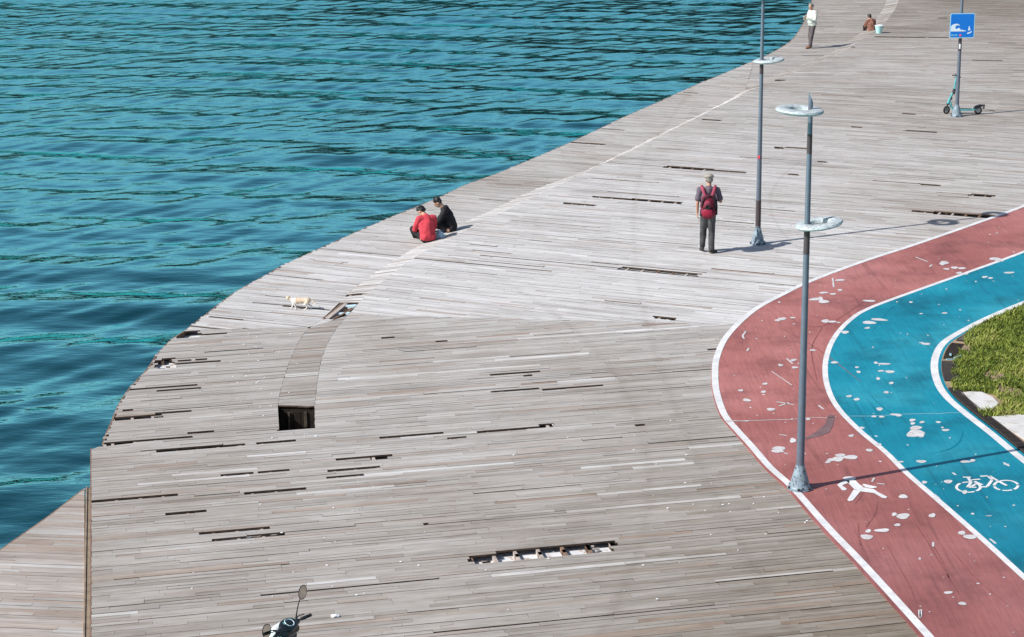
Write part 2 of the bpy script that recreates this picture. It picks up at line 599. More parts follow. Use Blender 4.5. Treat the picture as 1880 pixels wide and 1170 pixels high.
# missing boards: zone, from pixel, to pixel, number of rows
slots = [
    ('N_up', 170, 921, 331, 909, 1), ('N_up', 302, 946, 385, 940, 1), ('N_up', 365, 980, 497, 968, 1), ('N_up', 395, 991, 424, 988, 1),
    ('N_up', 430, 988, 524, 981, 1), ('N_up', 410, 871, 470, 867, 1), ('N_up', 474, 866, 527, 862, 1), ('N_up', 453, 906, 566, 898, 1),
    ('N_up', 285, 826, 445, 818, 1), ('N_up', 470, 816, 545, 810, 1), ('N_up', 595, 864, 703, 857, 1), ('N_up', 595, 878, 671, 872, 1),
    ('N_up', 620, 842, 724, 834, 1), ('N_up', 683, 844, 708, 841, 1), ('N_up', 700, 803, 814, 796, 1), ('N_up', 820, 806, 859, 804, 1),
    ('N_up', 876, 795, 1020, 783, 1), ('N_up', 993, 779, 1020, 778, 1), ('N_up', 900, 721, 992, 715, 1), ('N_up', 996, 714, 1107, 708, 1),
    ('N_up', 900, 689, 995, 683, 1), ('N_up', 958, 690, 975, 689, 1), ('N_up', 702, 620, 723, 618, 1), ('N_up', 800, 628, 818, 626, 1),
    ('N_up', 1163, 781, 1186, 779, 1), ('N_up', 852, 1029, 905, 1025, 1), ('N_up', 868, 1024, 1124, 1010, 3), ('N_up', 905, 1014, 1128, 1002, 2), ('N_up', 1052, 1002, 1132, 997, 2),
    ('N_up', 772, 961, 780, 960, 1), ('N_up', 1298, 641, 1316, 640, 1), ('N_up', 648, 576, 676, 573, 1),
    ('N_up', 740, 640, 790, 637, .35), ('N_up', 790, 643, 845, 638, .35), ('N_up', 1140, 691, 1200, 686, .35), ('N_up', 1180, 713, 1300, 705, .35),
    ('N_up', 1000, 892, 1060, 888, .35), ('N_up', 1120, 833, 1160, 831, .35), ('N_up', 900, 950, 960, 946, .3), ('N_up', 765, 1066, 792, 1064, .5),
    ('N_up', 1060, 1130, 1180, 1120, .3), ('N_up', 420, 1045, 500, 1040, .3), ('N_up', 1400, 1060, 1470, 1053, .4),
    ('N_band', 190, 817, 250, 812, 2), ('N_band', 250, 811, 358, 803, 1), ('N_band', 215, 768, 300, 763, 2), ('N_band', 290, 760, 350, 756, 1),
    ('N_band', 222, 756, 240, 754, 1), ('N_band', 240, 714, 360, 706, 1), ('N_band', 286, 719, 373, 712, 1), ('N_band', 350, 747, 453, 739, .4),
    ('N_band', 285, 669, 318, 667, 6), ('N_band', 300, 659, 324, 657, 1), ('N_band', 324, 662, 356, 660, 1), ('N_band', 358, 660, 381, 659, 1),
    ('N_band', 313, 671, 407, 663, 1), ('N_band', 322, 616, 366, 613, 5), ('N_band', 366, 615, 420, 611, 1), ('N_band', 420, 642, 450, 640, .5),
    ('N_band', 345, 795, 388, 791, 1), ('N_band', 460, 697, 510, 694, .4),
    ('M_band', 383, 581, 447, 588, 1), ('M_band', 447, 588, 478, 592, .5), ('M_band', 350, 602, 440, 605, .8), ('M_band', 443, 604, 478, 606, 2),
    ('M_band', 486, 556, 525, 561, .6), ('M_band', 525, 561, 605, 572, 1.2), ('M_band', 535, 546, 590, 551, .6), ('M_band', 590, 455, 645, 462, .5),
    ('M_band', 500, 504, 530, 507, .5), ('M_band', 1046, 262, 1108, 266, 2), ('M_band', 1108, 266, 1150, 269, .6), ('M_band', 1106, 236, 1145, 239, 1),
    ('M_band', 888, 365, 938, 370, .6), ('M_band', 960, 328, 1000, 331, .6), ('M_band', 1255, 170, 1280, 171, 1),
    ('M_strip', 638, 543, 668, 547, 2), ('M_strip', 585, 588, 660, 557, -14),
    ('M_up', 1138, 491, 1280, 508, 3), ('M_up', 1083, 486, 1140, 492, 0.7), ('M_up', 1118, 483, 1140, 487, 0.7), ('M_up', 835, 478, 938, 492, 0.8),
    ('M_up', 1087, 361, 1165, 366, 2), ('M_up', 1160, 366, 1254, 373, 3), ('M_up', 1037, 373, 1096, 378, 2.5), ('M_up', 1190, 303, 1222, 306, 0.8),
    ('M_up', 1222, 306, 1310, 313, 3), ('M_up', 1310, 312, 1370, 318, 2), ('M_up', 1422, 271, 1440, 271, 3), ('M_up', 1440, 271, 1490, 274, 2),
    ('M_up', 1376, 289, 1480, 297, 0.8), ('M_up', 1500, 297, 1518, 298, 2), ('M_up', 1674, 387, 1715, 390, 2), ('M_up', 1713, 390, 1825, 398, 4),
    ('M_up', 1752, 356, 1780, 357, 0.8), ('M_up', 1780, 357, 1823, 361, 3), ('M_up', 860, 430, 990, 441, 0.5), ('M_up', 1255, 507, 1480, 526, 0.5),
    ('M_up', 1200, 582, 1240, 586, 2), ('M_up', 1290, 220, 1325, 222, 2), ('M_up', 1660, 240, 1720, 243, 2), ('M_up', 1655, 208, 1680, 210, 2),
    ('M_up', 1565, 233, 1585, 234, 2), ('M_up', 1445, 320, 1465, 321, 2), ('M_up', 1690, 338, 1725, 341, 2), ('M_up', 1222, 293, 1260, 296, 0.6),
    ('M_up', 1250, 322, 1300, 326, 0.5), ('M_up', 890, 461, 915, 464, 0.7), ('M_up', 1340, 379, 1360, 381, 0.7),
    ('F_up', 1606, 67, 1700, 69, 3), ('F_up', 1702, 68, 1742, 70, 3), ('F_up', 1722, 33, 1738, 34, 3), ('F_up', 1785, 110, 1842, 112, 2),
    ('F_up', 1423, 147, 1440, 148, 3), ('F_up', 1553, 86, 1568, 87, 5), ('F_band', 1475, 101, 1520, 104, 1),
]
# pale, newly laid boards
pales = [('N_up', 300, 886, 420, 878), ('N_up', 392, 865, 470, 858), ('N_up', 700, 866, 945, 849), ('N_up', 1140, 861, 1210, 857),
         ('N_up', 812, 799, 872, 794), ('N_up', 1105, 905, 1240, 893), ('N_up', 620, 1065, 695, 1059), ('N_up', 960, 1048, 1230, 1027),
         ('N_up', 1060, 613, 1320, 598), ('N_up', 1075, 609, 1300, 600), ('N_up', 1250, 721, 1308, 716), ('N_up', 690, 975, 760, 969),
         ('N_up', 850, 1132, 960, 1124), ('N_up', 905, 1000, 1010, 993), ('N_up', 600, 900, 700, 893), ('N_up', 640, 1108, 740, 1100),
         ('N_up', 1360, 939, 1480, 932), ('N_up', 1450, 1056, 1590, 1044), ('N_up', 700, 690, 900, 678), ('N_up', 180, 1130, 300, 1122),
         ('M_up', 1265, 509, 1480, 531), ('M_up', 720, 540, 800, 549), ('M_up', 1270, 470, 1400, 480), ('M_up', 1220, 548, 1400, 562),
         ('M_up', 640, 585, 700, 590), ('M_up', 1400, 410, 1560, 424), ('M_up', 900, 520, 1000, 530)]


def slot_table(zone, table, ang, w):
    ca, sa = math.cos(ang), math.sin(ang)
    out = {}
    low = 'band' in zone or 'strip' in zone
    for s in table:
        if s[0] != zone:
            continue
        a = (PL if low else P)(s[1], s[2])
        b = (PL if low else P)(s[3], s[4])
        ua, va = a.x * ca + a.y * sa, -a.x * sa + a.y * ca
        ub, vb = b.x * ca + b.y * sa, -b.x * sa + b.y * ca
        n = s[5] if len(s) > 5 else 1
        if n < 0:
            n = -n
            ua, ub = ua - 2, ub + 2
        vm = (va + vb) / 2
        if n < 1:
            out.setdefault(int(math.floor(vm / w)), []).append((min(ua, ub), max(ua, ub), n))
        else:
            n = int(round(n))
            k0 = int(round(vm / w - n / 2))
            for k in range(k0, k0 + n):
                j0, j1 = rnd.uniform(-.05, .05), rnd.uniform(-.05, .05)
                out.setdefault(k, []).append((min(ua, ub) + j0, max(ua, ub) + j1, n))
    return out


def crossings(poly, v):
    xs = []
    n = len(poly)
    for i in range(n):
        a, b = poly[i], poly[(i + 1) % n]
        if (a[1] <= v) != (b[1] <= v):
            t = (v - a[1]) / (b[1] - a[1])
            xs.append(a[0] + (b[0] - a[0]) * t)
    return sorted(xs)


joists = MB()
TH = .028


def boards(name, zone, ang_deg, zfun, pale_fun, seed, w=.098, warm=.06, holes=True):
    rg = random.Random(seed)
    ang = math.radians(ang_deg)
    ca, sa = math.cos(ang), math.sin(ang)
    poly = [(x * ca + y * sa, -x * sa + y * ca) for x, y in zones[zone]]
    st = slot_table(zone, slots, ang, w)
    pt = slot_table(zone, pales, ang, w)
    vmin, vmax = min(p[1] for p in poly), max(p[1] for p in poly)
    V, F_, MI, COL, UV = [], [], [], [], []

    def board(a0, a1, b0, b1, v0, v1, z_off, col):
        # a: left end at v0/v1, b: right end at v0/v1; cut long boards so they follow the surface
        n = 1 if zfun is z_up else 2
        base = len(V)
        tz = rg.uniform(-.0018, .0018)
        for i in range(n + 1):
            t = i / n
            for (s, v, e) in ((a0 + (b0 - a0) * t, v0, -tz), (a1 + (b1 - a1) * t, v1, tz)):
                x, y = s * ca - v * sa, s * sa + v * ca
                z = zfun(x, y) + z_off + e
                V.append((x, y, z))
                V.append((x, y, z - TH))
                UV.extend([(s, v), (s, v)])
                COL.extend([col, col])
        for i in range(n):
            o = base + 4 * i
            F_.append((o, o + 4, o + 6, o + 2))
            MI.append(0)
            F_.append((o, o + 1, o + 5, o + 4))
            F_.append((o + 2, o + 6, o + 7, o + 3))
            MI.extend([1, 1])
        F_.append((base, base + 2, base + 3, base + 1))
        o = base + 4 * n
        F_.append((o, o + 1, o + 3, o + 2))
        MI.extend([1, 1])

    k = int(math.floor(vmin / w))
    while k * w < vmax:
        g = rg.choice((.002, .003, .003, .004, .008))
        v0, v1 = k * w + g / 2, (k + 1) * w - g / 2
        row_tone = rg.gauss(0, .055)
        c0, c1 = crossings(poly, v0), crossings(poly, v1)
        if len(c0) != len(c1):
            cm = crossings(poly, (v0 + v1) / 2)
            if len(c0) != len(cm):
                c0 = cm
            if len(c1) != len(cm):
                c1 = cm
        cuts = []
        thin = []
        for (s, e, n) in st.get(k, []):
            (cuts if n >= 1 else thin).append((s, e, n))
        for i in range(0, len(c0) - 1, 2):
            A0, B0, A1, B1 = c0[i], c0[i + 1], c1[i], c1[i + 1]
            lo, hi = min(A0, A1), max(B0, B1)
            pieces = [(lo, hi)]
            for (s, e, n) in cuts:
                nx = []
                for (p, q) in pieces:
                    if e <= p or s >= q:
                        nx.append((p, q))
                    else:
                        if s > p + .02:
                            nx.append((p, s))
                        if e < q - .02:
                            nx.append((e, q))
                pieces = nx
            for (p, q) in pieces:
                u = p
                first = True
                while u < q - 1e-4:
                    ln = rg.choice((.7, 1.0, 1.4, 1.8, 2.4)) * rg.uniform(.9, 1.1)
                    if first and p == lo:
                        ln *= rg.uniform(.3, 1)
                    e = min(q, u + ln)
                    if q - e < .35:
                        e = q
                    a0, a1, b0, b1 = u + .0015, u + .0015, e - .0015, e - .0015
                    if u == lo:
                        a0, a1 = A0, A1
                        jag = rg.gauss(0, .018 if 'band' in zone else .003)
                        a0 += jag
                        a1 += jag
                    if e == hi:
                        b0, b1 = B0, B1
                    a0, a1, b0, b1 = min(a0, b0), min(a1, b1), max(a0, b0), max(a1, b1)
                    xm = ((u + e) / 2) * ca - v0 * sa
                    ym = ((u + e) / 2) * sa + v0 * ca
                    tone = min(1, max(0, .5 + row_tone + rg.gauss(0, .085)))
                    wm = 0.0
                    if rg.random() < warm:
                        wm = rg.uniform(.15, .6)
                    pl = pale_fun(xm, ym) + rg.gauss(0, .05)
                    for (s2, e2, _) in pt.get(k, []):
                        if u < e2 and e > s2 and min(e, e2) - max(u, s2) > .35 * (e - u):
                            tone, pl, wm = .88, pl + .2, 0
                    if rg.random() < .006:
                        tone = .9
                        pl += .2
                    vv0, vv1 = v0, v1
                    zo = rg.gauss(0, .0016)
                    if rg.random() < .006:
                        zo += rg.uniform(.006, .014)
                    for (s2, e2, n2) in thin:
                        if u < e2 and e > s2:
                            vv0 = v0 + (v1 - v0) * n2 * .75
                    board(a0, a1, b0, b1, vv0, vv1, zo, (tone, min(1, max(0, pl)), wm, 1))
                    u = e
                    first = False
            if holes:
                for (s, e, n) in cuts:
                    s2, e2 = max(s, lo), min(e, hi)
                    if e2 - s2 < .05 or (n >= 3 and zone == 'N_band'):
                        continue
                    # cross timbers seen in the gap
                    kk = math.ceil((s2 - .02) / .33)
                    while kk * .33 < e2 + .02:
                        s0 = kk * .33 + (.02 * math.sin(kk * 7.3))
                        x, y = s0 * ca - (v0 + v1) / 2 * sa, s0 * sa + (v0 + v1) / 2 * ca
                        zz = zfun(x, y) - TH - .002
                        joists.box((x, y, zz - .038), (.045, w + .004, .074), Matrix.Rotation(ang, 3, 'Z'), mi=1 if (kk * 7) % 5 in (1, 3) else 0)
                        kk += 1
                    # splintered remains at the ends
                    for _ in range(int(rg.uniform(0, 3 if n == 1 else 1.6))):
                        s0 = rg.uniform(s2, e2)
                        ln = rg.uniform(.03, .12)
                        vv = v0 + rg.uniform(0, .3) * w
                        x, y = s0 * ca - vv * sa, s0 * sa + vv * ca
                        joists.box((x, y, zfun(x, y) - .035), (ln, rg.uniform(.01, .03), .02), Matrix.Rotation(ang + rg.uniform(-.3, .3), 3, 'Z'), mi=rg.choice((0, 2)))
        k += 1
    o = new_obj(name, V, F_, [M['boards'], M['edge_wood']], None, MI)
    me = o.data
    ca_ = me.color_attributes.new('board', 'FLOAT_COLOR', 'POINT')
    ca_.data.foreach_set('color', np.array(COL, dtype=np.float32).ravel())
    uvl = me.uv_layers.new(name='UVMap')
    li = np.empty(len(me.loops), dtype=np.int32)
    me.loops.foreach_get('vertex_index', li)
    uvl.data.foreach_set('uv', np.array(UV, dtype=np.float32)[li].ravel())
    return struct(o)


def lerp(a, b, t):
    return a + (b - a) * max(0.0, min(1.0, t))


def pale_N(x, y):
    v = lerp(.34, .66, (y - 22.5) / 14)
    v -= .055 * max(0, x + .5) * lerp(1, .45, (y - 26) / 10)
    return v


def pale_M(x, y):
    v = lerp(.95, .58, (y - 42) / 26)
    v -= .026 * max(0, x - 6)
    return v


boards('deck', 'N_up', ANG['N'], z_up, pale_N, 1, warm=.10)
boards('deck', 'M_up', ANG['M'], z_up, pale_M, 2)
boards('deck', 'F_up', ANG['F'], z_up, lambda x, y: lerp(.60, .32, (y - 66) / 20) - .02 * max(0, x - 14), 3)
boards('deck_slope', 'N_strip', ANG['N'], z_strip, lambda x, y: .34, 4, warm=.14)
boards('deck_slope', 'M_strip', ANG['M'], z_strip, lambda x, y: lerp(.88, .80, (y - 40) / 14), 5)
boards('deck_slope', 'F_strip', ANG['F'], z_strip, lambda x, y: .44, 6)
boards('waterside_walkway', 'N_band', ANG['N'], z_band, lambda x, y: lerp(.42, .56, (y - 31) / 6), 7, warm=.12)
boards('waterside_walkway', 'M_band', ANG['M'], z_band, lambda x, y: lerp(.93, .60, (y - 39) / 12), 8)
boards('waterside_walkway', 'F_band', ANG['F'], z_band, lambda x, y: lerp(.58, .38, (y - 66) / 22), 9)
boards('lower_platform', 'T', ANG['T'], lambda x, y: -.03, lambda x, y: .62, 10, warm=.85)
struct(joists.build('deck_frame', [M['pale_frame'], M['frame_wood'], M['edge_wood']]))

# concrete under the boards, open below the slope between the two levels
sl = MB()
DZ = .108
for z in ('N_up', 'M_up', 'F_up'):
    sl.prism([Vector((x, y, 0)) for x, y in zones[z]], -.45, -DZ)
sl.prism([Vector((x, y, 0)) for x, y in zones['T']], -.45, -.03 - DZ)
struct(sl.build('deck_base', M['base']))
sl = MB()


def strip_sheet(mb, A, B, dz, i0=0, i1=None):
    """lofted sheet between two boundary curves sampled alike"""
    n = 90
    a = [A[int(round(k * (len(A) - 1) / n))] for k in range(n + 1)]
    b = [B[int(round(k * (len(B) - 1) / n))] for k in range(n + 1)]
    vs = []
    for p, q in zip(a, b):
        vs += [(p.x, p.y, -hstep(p.y) - dz), (q.x, q.y, -hstep(q.y) - dz)]
    mb.add(vs, [(2 * k, 2 * k + 2, 2 * k + 3, 2 * k + 1) for k in range(n)])


strip_sheet(sl, L[:iLf + 1], E[:iEf + 1], DZ)
strip_sheet(sl, L[iLf:iLg + 1], E[iEf:iEg + 1], DZ)
strip_sheet(sl, L[iLg:], E[iEg:], DZ)
struct(sl.build('walkway_base', M['base']))

# fascia round the water edge, shade-coloured sides of the void under the slope
fa = MB()


def wall_along(mb, pts, z_top, z_bot, th, mi=0):
    q = offset(pts, th)
    n = len(pts)
    vs = []
    for p, s in zip(pts, q):
        zt = z_top(p.x, p.y)
        vs += [(p.x, p.y, zt), (s.x, s.y, zt), (s.x, s.y, z_bot), (p.x, p.y, z_bot)]
    fs = []
    for i in range(n - 1):
        a, b = 4 * i, 4 * i + 4
        fs += [(a, b, b + 1, a + 1), (a + 1, b + 1, b + 2, a + 2), (a + 3, a, b, b + 3)]
    mb.add(vs, fs, mi)


wall_along(fa, E, lambda x, y: -hstep(y) - .004, -1.6, .03)
lf = [P(168, 823), P(168, 880), P(168, 900)]
wall_along(fa, [P(168, 1290), P(168, 1000), P(168, 900), P(168, 823)], lambda x, y: -.004, -1.6, .02)
wall_along(fa, [P(168, 823), P(190, 818.5)], lambda x, y: -.03, -1.6, .02)
wall_along(fa, [Vector((x, y, 0)) for x, y in reversed(zones['T'][:5])][::1], lambda x, y: -.034, -1.6, .03)
struct(fa.build('deck_fascia', M['frame_wood']))
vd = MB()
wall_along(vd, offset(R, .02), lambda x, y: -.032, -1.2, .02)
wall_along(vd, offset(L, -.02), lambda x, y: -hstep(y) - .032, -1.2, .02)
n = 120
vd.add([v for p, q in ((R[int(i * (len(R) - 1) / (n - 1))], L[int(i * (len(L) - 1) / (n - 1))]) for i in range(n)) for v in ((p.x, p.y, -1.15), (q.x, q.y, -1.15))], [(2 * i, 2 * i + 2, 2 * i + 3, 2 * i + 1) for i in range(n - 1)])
# the open end: a hole one metre deep with a panel in painted shade across its far side
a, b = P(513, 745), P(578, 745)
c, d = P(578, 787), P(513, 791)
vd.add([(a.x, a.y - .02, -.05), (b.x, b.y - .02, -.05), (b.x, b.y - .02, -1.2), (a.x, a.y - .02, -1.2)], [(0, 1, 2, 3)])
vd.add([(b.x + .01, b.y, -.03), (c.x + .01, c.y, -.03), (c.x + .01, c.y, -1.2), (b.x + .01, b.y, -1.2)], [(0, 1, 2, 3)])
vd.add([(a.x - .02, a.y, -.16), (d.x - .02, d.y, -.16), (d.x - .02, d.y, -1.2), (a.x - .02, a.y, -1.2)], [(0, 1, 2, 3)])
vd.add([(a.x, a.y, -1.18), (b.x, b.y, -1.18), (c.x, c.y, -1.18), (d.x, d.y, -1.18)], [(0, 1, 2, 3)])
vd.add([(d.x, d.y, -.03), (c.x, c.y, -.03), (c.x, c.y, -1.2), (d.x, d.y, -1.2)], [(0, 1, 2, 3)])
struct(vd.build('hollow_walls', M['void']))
pn = MB()
wd = (b.x - a.x)
for i in range(5):
    x0 = a.x + wd * (i + .5) / 5
    pn.box((x0, a.y - .05, -.62 + rnd.uniform(-.01, .01)), (wd / 5 - .012, .02, 1.05), mi=0, bev=.003)
pn.box((a.x + wd * .27, a.y - .075, -.25), (.035, .03, .3), mi=1)
pn.box((a.x + wd * .73, a.y - .075, -.22), (.05, .02, .26), mi=1)
tag(pn.build('board_panel', [M['void'], simple("old_brown_board", (.07, .055, .04), .9, .4, 12)]),
    'dark board panel with painted shade inside the square hole in the deck', 'panel')

# timbers showing in the long gap of the slope, and added pieces for blue glints
def beam(name, a, b, wdt, hgt, mat, label, cat, dz=0.0):
    a, b = Vector(a), Vector(b)
    mid = (a + b) / 2
    dv = b - a
    o = MB()
    rot = dv.to_track_quat('X', 'Z').to_matrix()
    o.box((0, 0, 0), (dv.length, wdt, hgt), rot, bev=.006)
    ob = o.build(name, mat)
    ob.location = mid + Vector((0, 0, dz))
    tag(ob, label, cat)
    return ob


beam('timber_beam', PL(601, 585), PL(640, 554), .09, .12, M['pale_frame'], 'splintered timber beam lying along the left side of the long gap in the deck slope', 'timber beam', -.05)
beam('timber_beam', PL(594, 587), PL(633, 553), .04, .06, M['frame_wood'], 'thin dark brown timber at the far left lip of the long gap in the deck slope', 'timber beam', -.02)
blue_glint = simple("pale_blue_glint", (.45, .60, .68), .7, .15, 9)  # blue glints beneath the gap, painted as solid crosspieces
beam('glint_piece', P(614, 577, -.09), P(644, 575, -.05), .11, .05, blue_glint, 'pale bluish crosspiece added for a blue glint in the middle of the long gap in the deck slope', 'timber beam', -.01)
beam('glint_piece', P(626, 563, -.09), P(655, 561, -.05), .10, .05, blue_glint, 'pale bluish crosspiece added for a blue glint at the upper end of the long gap in the deck slope', 'timber beam', -.01)
beam('glint_piece', P(606, 588, -.10), P(634, 585.5, -.06), .09, .05, blue_glint, 'pale bluish crosspiece added for a blue glint at the lower end of the long gap in the deck slope', 'timber beam', -.01)

# edging beam between the main deck and the lower platform
eb = MB()
p0, p1 = P(163, 893, -.01), P(157, 1290, -.01)
eb.box(((p0.x + p1.x) / 2, (p0.y + p1.y) / 2, -.05), (.085, abs(p0.y - p1.y), .09), Matrix.Rotation(math.atan2(p0.x - p1.x, p1.y - p0.y) + math.pi, 3, 'Z'), bev=.006)
eb.box(((p0.x + p1.x) / 2 - .03, (p0.y + p1.y) / 2, 0), (.02, abs(p0.y - p1.y), .02), Matrix.Rotation(math.atan2(p0.x - p1.x, p1.y - p0.y) + math.pi, 3, 'Z'))
tag(eb.build('edging_beam', simple("brown_edging_wood", (.25, .185, .13), .85, .3, 6)), 'long brown edging beam between the main deck and the lower platform at left', 'timber beam')

# ------------------------------------------------------------------ running and cycling path
out_px = [(2150, 262), (2000, 325), (1880, 377), (1761, 420), (1665, 453), (1580, 480.6), (1485, 516), (1430.6, 542), (1386, 565.7), (1352, 593),
          (1325, 623.6), (1310, 657), (1306, 688), (1308, 722), (1321, 763), (1342, 790), (1372, 824), (1403, 861), (1444, 899), (1505, 970), (1563, 1031),
          (1631, 1106), (1686, 1168), (1760, 1252)]
mid_px = [(2150, 352), (2000, 414), (1880, 463.6), (1778, 501), (1682.6, 535), (1597, 567), (1560, 589.6), (1532.8, 620), (1518, 654), (1515, 688),
          (1522.6, 722), (1541, 754), (1580, 794), (1624.7, 831), (1665.5, 871.5), (1716.6, 915.7), (1798, 987), (1880, 1062), (2010, 1180), (2090, 1252)]
in_px = [(2150, 455), (2000, 510), (1880, 557), (1818.7, 582.8), (1771, 606.6), (1733.6, 630), (1718.5, 654), (1715.5, 680), (1723.4, 708.7), (1740, 732.6),
         (1771, 759.8), (1818.7, 797), (1880, 847.7), (1990, 932), (2200, 1090), (2400, 1252)]
OUT = spline([P(*q) for q in out_px], .2)
MID = spline([P(*q) for q in mid_px], .2)
INN = spline([P(*q) for q in in_px], .2)
far = [P(2400, 1252), P(2700, 800), P(2700, 350), P(2150, 262)]
ZP = .014
mb = MB()
mb.prism(OUT + [P(2400, 1252), P(2500, 600)], -.12, ZP, 0, 0)
path = struct(mb.build('running_path', M['red']))
mb = MB()
mb.poly(MID + list(reversed(offset(INN, .13))), ZP + .0025)
cyc = struct(mb.build('cycle_path', M['blue']))
wl = [.13] * len(OUT)
mb = MB()
off = [(.06 + .05 * max(0, min(1, (34 - p.y) / 8))) for p in OUT]
mb.ribbon(offset(OUT, off), .115, ZP + .0045)
mb.build('edge_line', M['line'], path)
mb = MB()
mb.ribbon(MID, .095, ZP + .0045)
mb.build('dividing_line', M['line'], path)
mb = MB()
mb.ribbon(INN, .13, ZP + .0045)
mb.build('edge_line', M['line'], cyc)

PZ = ZP + .0055


def ellipse_px(mb, cx, cy, rx, ry, ang=0, n=14, z=PZ, wob=.12):
    pts = []
    ph1, ph2 = rnd.uniform(0, 6), rnd.uniform(0, 6)
    n = n + 8 if wob else n
    for k in range(n):
        a = 2 * math.pi * k / n
        w_ = 1 + (rnd.uniform(-wob, wob) * .35 + .8 * wob * math.sin(2 * a + ph1) + .7 * wob * math.sin(3 * a + ph2) if wob else 0)
        x, y = rx * math.cos(a) * w_, ry * math.sin(a) * w_
        c_, s_ = math.cos(ang), math.sin(ang)
        pts.append(P(cx + x * c_ - y * s_, cy + x * s_ + y * c_, z))
    mb.poly(pts)


def capsule_px(mb, x0, y0, x1, y1, r, z=PZ):
    """rounded daub: r is half its height in pixels"""
    pts = []
    for k in range(7):
        a = math.pi / 2 + math.pi * k / 6
        pts.append((x0 + 1.8 * r * math.cos(a), y0 + r * math.sin(a)))
    for k in range(7):
        a = -math.pi / 2 + math.pi * k / 6
        pts.append((x1 + 1.8 * r * math.cos(a), y1 + r * math.sin(a)))
    mb.poly([P(x + rnd.uniform(-.4, .4), y + rnd.uniform(-.2, .2), z) for x, y in pts])


# daubs of old white paint on the coat
def z5(x, y):
    return 1240 + x / 2.9375, 450 + y / 2.9375


def z4(x, y):
    return 1240 + x / 2.9375, 800 + y / 2.9375


red_e, blu_e = [], []
for (x, y, rx, ry) in [(887, 189, 25, 6), (887, 242, 14, 5), (800, 257, 26, 5), (850, 264, 16, 5), (1045, 301, 38, 5), (560, 308, 7, 4), (575, 398, 25, 7),
                       (550, 406, 14, 6), (632, 392, 14, 4), (808, 410, 20, 9), (845, 413, 26, 5), (880, 418, 10, 3), (740, 567, 16, 5), (637, 620, 17, 6),
                       (567, 647, 14, 6), (644, 660, 16, 6), (483, 748, 14, 6), (352, 784, 13, 6), (475, 791, 14, 7), (385, 836, 21, 8), (515, 886, 21, 8),
                       (715, 939, 14, 5), (948, 1028, 15, 7), (1045, 1107, 20, 6), (560, 1095, 32, 9), (552, 1108, 30, 6), (634, 1055, 16, 12), (1462, 129, 16, 5),
                       (1450, 95, 26, 8), (1440, 100, 14, 10), (1505, 122, 18, 7), (1545, 125, 22, 5), (1530, 150, 16, 6), (1560, 156, 20, 4), (1725, 75, 36, 7),
                       (1745, 84, 22, 6), (760, 292, 40, 7), (800, 305, 32, 8), (780, 288, 12, 10)]:
    red_e.append((*z5(x, y), rx / 2.9375, ry / 2.9375))
for (x, y, rx, ry) in [(558, 68, 33, 9), (550, 84, 32, 8), (878, 125, 32, 13), (840, 130, 22, 8), (822, 142, 14, 7), (945, 116, 42, 11), (890, 104, 26, 8), (1046, 78, 20, 7),
                       (1228, 328, 26, 10), (1180, 424, 14, 9), (1228, 434, 36, 15), (1385, 430, 18, 11), (1040, 514, 16, 9), (1115, 510, 38, 10), (1032, 546, 36, 12),
                       (1197, 481, 18, 7), (1545, 524, 18, 12), (1590, 545, 34, 13), (1472, 846, 22, 8), (1548, 905, 24, 8), (1633, 797, 9, 4), (1318, 663, 6, 7),
                       (634, 25, 16, 12)]:
    red_e.append((*z4(x, y), rx / 2.9375, ry / 2.9375))
for (x, y, rx, ry) in [(1098, 402, 48, 6), (1045, 418, 34, 9), (1035, 447, 15, 5), (915, 470, 20, 8), (1270, 308, 10, 4), (1325, 370, 9, 3), (1452, 367, 16, 4),
                       (1800, 149, 28, 5), (1668, 172, 16, 5), (1700, 178, 14, 4), (1352, 533, 22, 6), (1326, 527, 12, 3), (858, 633, 20, 6), (1081, 635, 11, 6),
                       (1127, 641, 32, 5), (1108, 679, 16, 5), (1156, 683, 27, 7), (979, 659, 12, 4), (988, 684, 12, 6), (1093, 720, 10, 8), (1164, 744, 13, 6),
                       (1137, 794, 13, 7), (937, 815, 15, 6), (978, 832, 16, 7), (1101, 884, 19, 8), (1070, 924, 14, 5), (1112, 926, 14, 5), (1186, 914, 30, 5),
                       (1205, 920, 14, 5), (1278, 944, 18, 7), (1330, 955, 14, 6), (1296, 985, 36, 9), (1300, 1012, 46, 16), (1270, 1020, 24, 14), (1322, 1020, 24, 15),
                       (1418, 955, 14, 5), (1440, 984, 8, 4), (1457, 998, 20, 6), (1005, 986, 14, 7), (1480, 1040, 5, 3), (1280, 962, 14, 6)]:
    blu_e.append((*z5(x, y), rx / 2.9375, ry / 2.9375))
for (x, y, rx, ry) in [(1325, 139, 26, 8), (1565, 140, 32, 6), (1603, 134, 15, 7), (1471, 247, 24, 9), (1343, 251, 13, 8), (1215, 141, 18, 4), (1288, 2, 32, 4),
                       (1603, 421, 9, 5), (1560, 304, 14, 10), (1095, 48, 18, 6), (1786, 155, 14, 4), (1825, 375, 8, 3), (1690, 432, 18, 2), (1780, 490, 5, 3)]:
    blu_e.append((*z4(x, y), rx / 2.9375, ry / 2.9375))
mr, mbz = MB(), MB()
for (x, y, rx, ry) in red_e:
    ellipse_px(mr, x, y, rx, ry, rnd.uniform(-.05, .05), 12, PZ + rnd.uniform(0, .0006))
for (x, y, rx, ry) in blu_e:
    ellipse_px(mbz, x, y, rx, ry, rnd.uniform(-.05, .05), 12, PZ + rnd.uniform(0, .0006))
